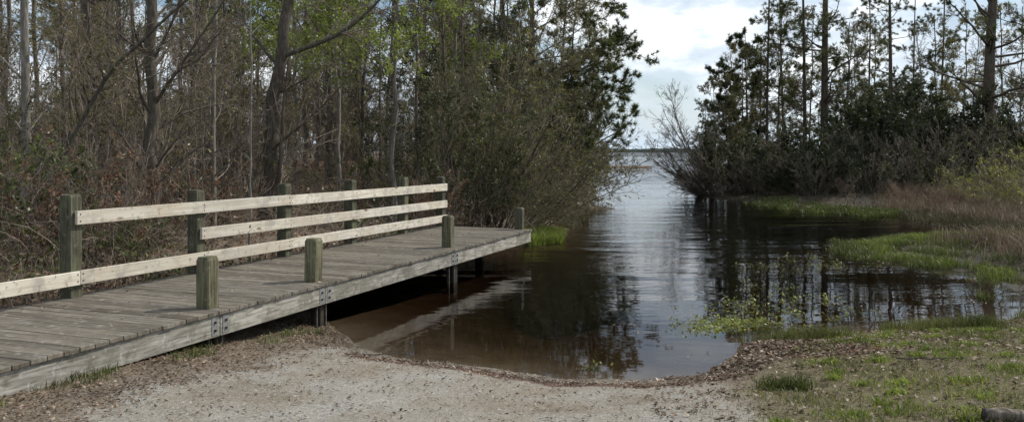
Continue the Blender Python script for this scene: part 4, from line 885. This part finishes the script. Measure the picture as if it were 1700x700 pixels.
for a_ in ((1160, 9.75, .22, 110, .12, 1, 'leftmost yellow-green water plant, low over the bright water'), (1205, 9.9, .30, 170, .2, 2, 'fullest yellow-green water plant off the leafy right shore'), (1250, 9.9, .26, 120, .22, 3, 'yellow-green water plant between the fullest one and the bank'),
           (1232, 11.1, .16, 60, .34, 4, 'taller small water plant standing behind the fullest one'), (1295, 10.6, .22, 70, .3, 5, 'sparse tall water plant right of the fullest one'), (1345, 9.7, .25, 80, .16, 6, 'rightmost low water plant beside the leafy bank'),
           (1150, 10.9, .12, 26, .1, 7, 'tiny water plant out beyond the leftmost one'), (1325, 11.6, .3, 70, .3, 31, 'straggling water plant farther out, right of the taller small one'), (1400, 10.6, .3, 70, .25, 32, 'straggling water plant off the bank by the dark standing stick'),
           (1275, 12.6, .25, 45, .35, 33, 'thin water plant farthest out of the scattered ones'), (1205, 10.8, .2, 50, .25, 35, 'loose water plant just behind the leftmost pair')):
    water_plant(*a_[:3], int(a_[3] * (2.4 if a_[5] <= 3 else .5)), a_[4] * (.42 if a_[5] <= 3 else .42), *a_[5:], GW)
water_plant(992, 8.0, .05, 22, .06, 8, 'tiny yellow-green sprig in the shallows by the sand edge', None)
for i, (px, D, r_, n_) in enumerate(((1300, 14.8, .5, 90), (1385, 15.0, .5, 90), (1350, 16.2, .4, 60))):
    water_plant(px, D, r_, n_, .07, 20 + i, ('low mat of water plants left of the green spit', 'low mat of water plants touching the tip of the green spit', 'low mat of water plants behind the other two by the spit')[i], 'water plant mats by the green spit')
# grass tussocks
def tussock(px, D, n, h, label, mat='marsh', rad=.1, seed=1):
    rg = np.random.default_rng(seed); P_ = rg.normal(0, rad, (n, 3)) * np.array([1, 1, 0]); v, f4, f3 = blades(rg, P_, h, .006, .8); r = rg.random(n)
    me = mesh_np('grass_tussock', v, [(f4, 0), (f3, 0)], [M[mat]], np.r_[r, r]); X_ = at(px, D)
    tag(link('grass_tussock', me, None, (X_, D, gz(X_, D))), label, 'grass tussock', 'grass tussocks on the near bank')
tussock(1285, 6.75, 320, .11, 'dark green tussock on the leafy edge of the gravel, left one of two', rad=.06, seed=2)
tussock(1325, 6.70, 300, .12, 'dark green tussock right beside its twin near the gravel', rad=.06, seed=3)
tussock(1628, 9.45, 900, .17, 'round green tussock at the waterline on the right', rad=.11, seed=4)
tussock(1070, 8.0 - .6, 60, .05, 'tiny tussock at the sand edge', rad=.03, seed=5) if False else None
# a weathered log at the lower right corner
def log(px, D, Ln, r, label, rz):
    rg = np.random.default_rng(5); K, S = 14, 14; t = np.linspace(0, 1, K); V = []
    for i in range(K):
        rr = r * (1 - .2 * t[i]) * (1 + .06 * rg.normal()) * (.9 if i in (0, K - 1) else 1)
        for j in range(S):
            a = 2 * np.pi * j / S; q_ = rr * (1 + .12 * np.sin(3 * a + 2 * t[i]) + .05 * rg.normal()); V.append((Ln * (t[i] - .5) + rg.normal() * .006, q_ * math.cos(a), q_ * math.sin(a) * .85))
    ix = np.arange(K * S).reshape(K, S); jn = np.roll(ix, -1, 1); f = np.stack([ix[:-1], ix[1:], jn[1:], jn[:-1]], -1).reshape(-1, 4)
    V += [(-Ln / 2 + .012, 0, 0), (Ln / 2 - .012, 0, 0)]; n = K * S
    f3 = np.array([(n, ix[0, j], jn[0, j]) for j in range(S)] + [(n + 1, jn[-1, j], ix[-1, j]) for j in range(S)])
    me = mesh_np('log', V, [(f, 0), (f3, 1)], [M['log_bark'], M['log_end']], rg.random(len(f) + len(f3)), True)
    X_ = at(px, D); o = link('fallen_log', me, None, (X_, D, gz(X_, D) + r * .55)); o.rotation_euler = (0, 0, rz); tag(o, label, 'log')
M['log_bark'] = bark_mat('log_bark', (.05, .042, .03), (.16, .135, .105), (.36, .32, .27), bump=.04)
M['log_end'] = bark_mat('log_end', (.03, .025, .02), (.08, .065, .05), (.14, .12, .10))
log(1742, 5.50, .80, .058, 'weathered grey log in the grass at the lower right corner', -.12)
# dead sticks
def stick(px, D, pts, r, label, z=None):
    rg = np.random.default_rng(int(px)); P_ = trunk_line(rg, pts, 7); P_[0, 1:-1] += rg.normal(0, .006, (5, 3)); g = Geo([M['twig_dark']]); RR = radii([r], 7, .4); v, f = tubes(P_, RR, 6); g.add(v, f, 0)
    C_, CR = children(rg, P_, RR, 4, .3, 1, 45, 10, .35, 4, .1, (0, 0, 0), .5, .002, .5, .4); v, f = tubes(C_, CR, 4); g.add(v, f, 0)
    X_ = at(px, D); tag(link('dead_stick', g.mesh('dead_stick', True), None, (X_, D, gz(X_, D) if z is None else z)), label, 'stick', 'dead sticks by the water')
stick(1440, 9.3, [(0, 0, -.03), (.03, 0, .06), (.08, .02, .14)], .016, 'short dark stick standing up at the edge of the pool')
stick(1010, 7.95, [(-.25, -.1, -.02), (0, 0, .02), (.2, .12, .03)], .006, 'thin fallen twig at the sand edge')
stick(1550, 7.3, [(-.3, .05, .02), (0, 0, .02), (.25, -.03, .04)], .008, 'thin fallen twig lying in the right grass')
stick(640, 8.25, [(-.3, .05, .02), (0, 0, .03), (.25, -.03, .03)], .007, 'thin fallen twig on the wrack line left of centre')

rg = np.random.default_rng(77)
P = scatter(rg, 420, .5, 8, 7.6, 16, lambda x, y, sd: (sd < -.02) * (sd > -1.6) * sstep(-.1, .5, lp(x, y, 1.7)))
P[:, 2] = WL + .004
litter('floating_leaves', 'scattered brown leaves and bits floating near the banks', P, .035, seed=8, lift=.004)

# leaves that lie on the deck, mostly along its back edge
rg = np.random.default_rng(81); n_ = 190
s_ = rg.uniform(-2, 10.8, n_); y_ = np.where(rg.random(n_) < .6, 1.93 - np.abs(rg.normal(0, .16, n_)), rg.uniform(.05, 1.9, n_))
P = np.stack([-3.55 + math.cos(TH) * s_ - math.sin(TH) * y_, 5.85 + math.sin(TH) * s_ + math.cos(TH) * y_, np.full(n_, .003)], 1)
litter('deck_leaves', 'dry brown leaves blown onto the dock planks', P, .042, seed=9, lift=.006)
# thin brighter fringe of new grass on the green spit
P = scatter(np.random.default_rng(83), 3000, 6.5, 12, 11, 20, lambda x, y, sd: (sd > -.15) * (sd < .5) * sstep(.0, .35, lp(x, y, 1.9)))
stuff_grass('young_marsh_grass', 'bright young grass along the wet rim of the green spit', P, .17, .009, 'bright_grass', .8, 15)


# ------------------------------------------------------------------ sky, sun, camera
SUN_AZ = math.atan2(.91, .41); EL = R(44)       # azimuth measured from +Y towards +X
world = bpy.data.worlds.new('World'); scene.world = world; world.use_nodes = True
nt = world.node_tree; nt.nodes.clear(); L = nt.links
sky = N(nt, 'ShaderNodeTexSky', sky_type='NISHITA', sun_disc=False, sun_elevation=EL, sun_rotation=SUN_AZ, air_density=1.0, dust_density=.6, ozone_density=1.0)
tc = N(nt, 'ShaderNodeTexCoord').outputs['Generated']
mp = N(nt, 'ShaderNodeMapping', i={'Scale': (1, 1, 2.6), 'Location': (.3, .15, .4)}); L.new(tc, mp.inputs[0])
cl = noise(nt, 2.6, 8, .56, vec=mp.outputs[0], dist=.25)
cl2 = noise(nt, 5.5, 8, .6, vec=mp.outputs[0], dist=.2)
cov = ramp(nt, cl, [(.42, (0, 0, 0)), (.54, (1, 1, 1))])
shade = ramp(nt, cl2, [(.38, (5.9, 6.9, 8.2)), (.48, (8.2, 9.1, 10.1)), (.55, (12.2, 12.5, 12.7))])
c = mixc(nt, math_(nt, 'MULTIPLY', cov, .9), sky.outputs[0], shade)
sz_ = N(nt, 'ShaderNodeSeparateXYZ'); L.new(tc, sz_.inputs[0])
c = mixc(nt, ramp(nt, sz_.outputs[2], [(.0, (.92, .92, .92)), (.11, (0, 0, 0))]), c, (6.7, 8.0, 9.4))
bg = N(nt, 'ShaderNodeBackground', i={'Strength': .098}); L.new(c, bg.inputs[0])
wo = N(nt, 'ShaderNodeOutputWorld'); L.new(bg.outputs[0], wo.inputs[0])
sl = bpy.data.lights.new('sun', 'SUN'); sl.energy = 3.5; sl.angle = R(.6); sl.color = (1, .95, .87)
so = bpy.data.objects.new('sun', sl); COL.objects.link(so)
dx, dy, dz = math.sin(SUN_AZ) * math.cos(EL), math.cos(SUN_AZ) * math.cos(EL), math.sin(EL)
from mathutils import Vector
so.rotation_euler = Vector((dx, dy, dz)).to_track_quat('Z', 'Y').to_euler(); so.location = (30, 10, 40)
cam = bpy.data.cameras.new('camera'); co = bpy.data.objects.new('camera', cam); COL.objects.link(co)
co.location = (0, 0, HC); co.rotation_euler = (R(90), 0, 0); cam.sensor_width = 36; cam.lens = F / 1700 * 36; cam.shift_y = -100 / 1700
cam.clip_end = 5000; cam.clip_start = .05; scene.camera = co
scene.render.engine = 'CYCLES'
cy = scene.cycles; cy.max_bounces = 8; cy.diffuse_bounces = 3; cy.glossy_bounces = 4; cy.transparent_max_bounces = 12; cy.transmission_bounces = 4; cy.volume_bounces = 0
cy.use_denoising = True; cy.use_adaptive_sampling = True; cy.adaptive_threshold = .02
cy.sample_clamp_indirect = 6
vs = scene.view_settings; vs.view_transform = 'Standard'; vs.look = 'None'; vs.exposure = .12; vs.gamma = 1; vs.use_curve_mapping = False
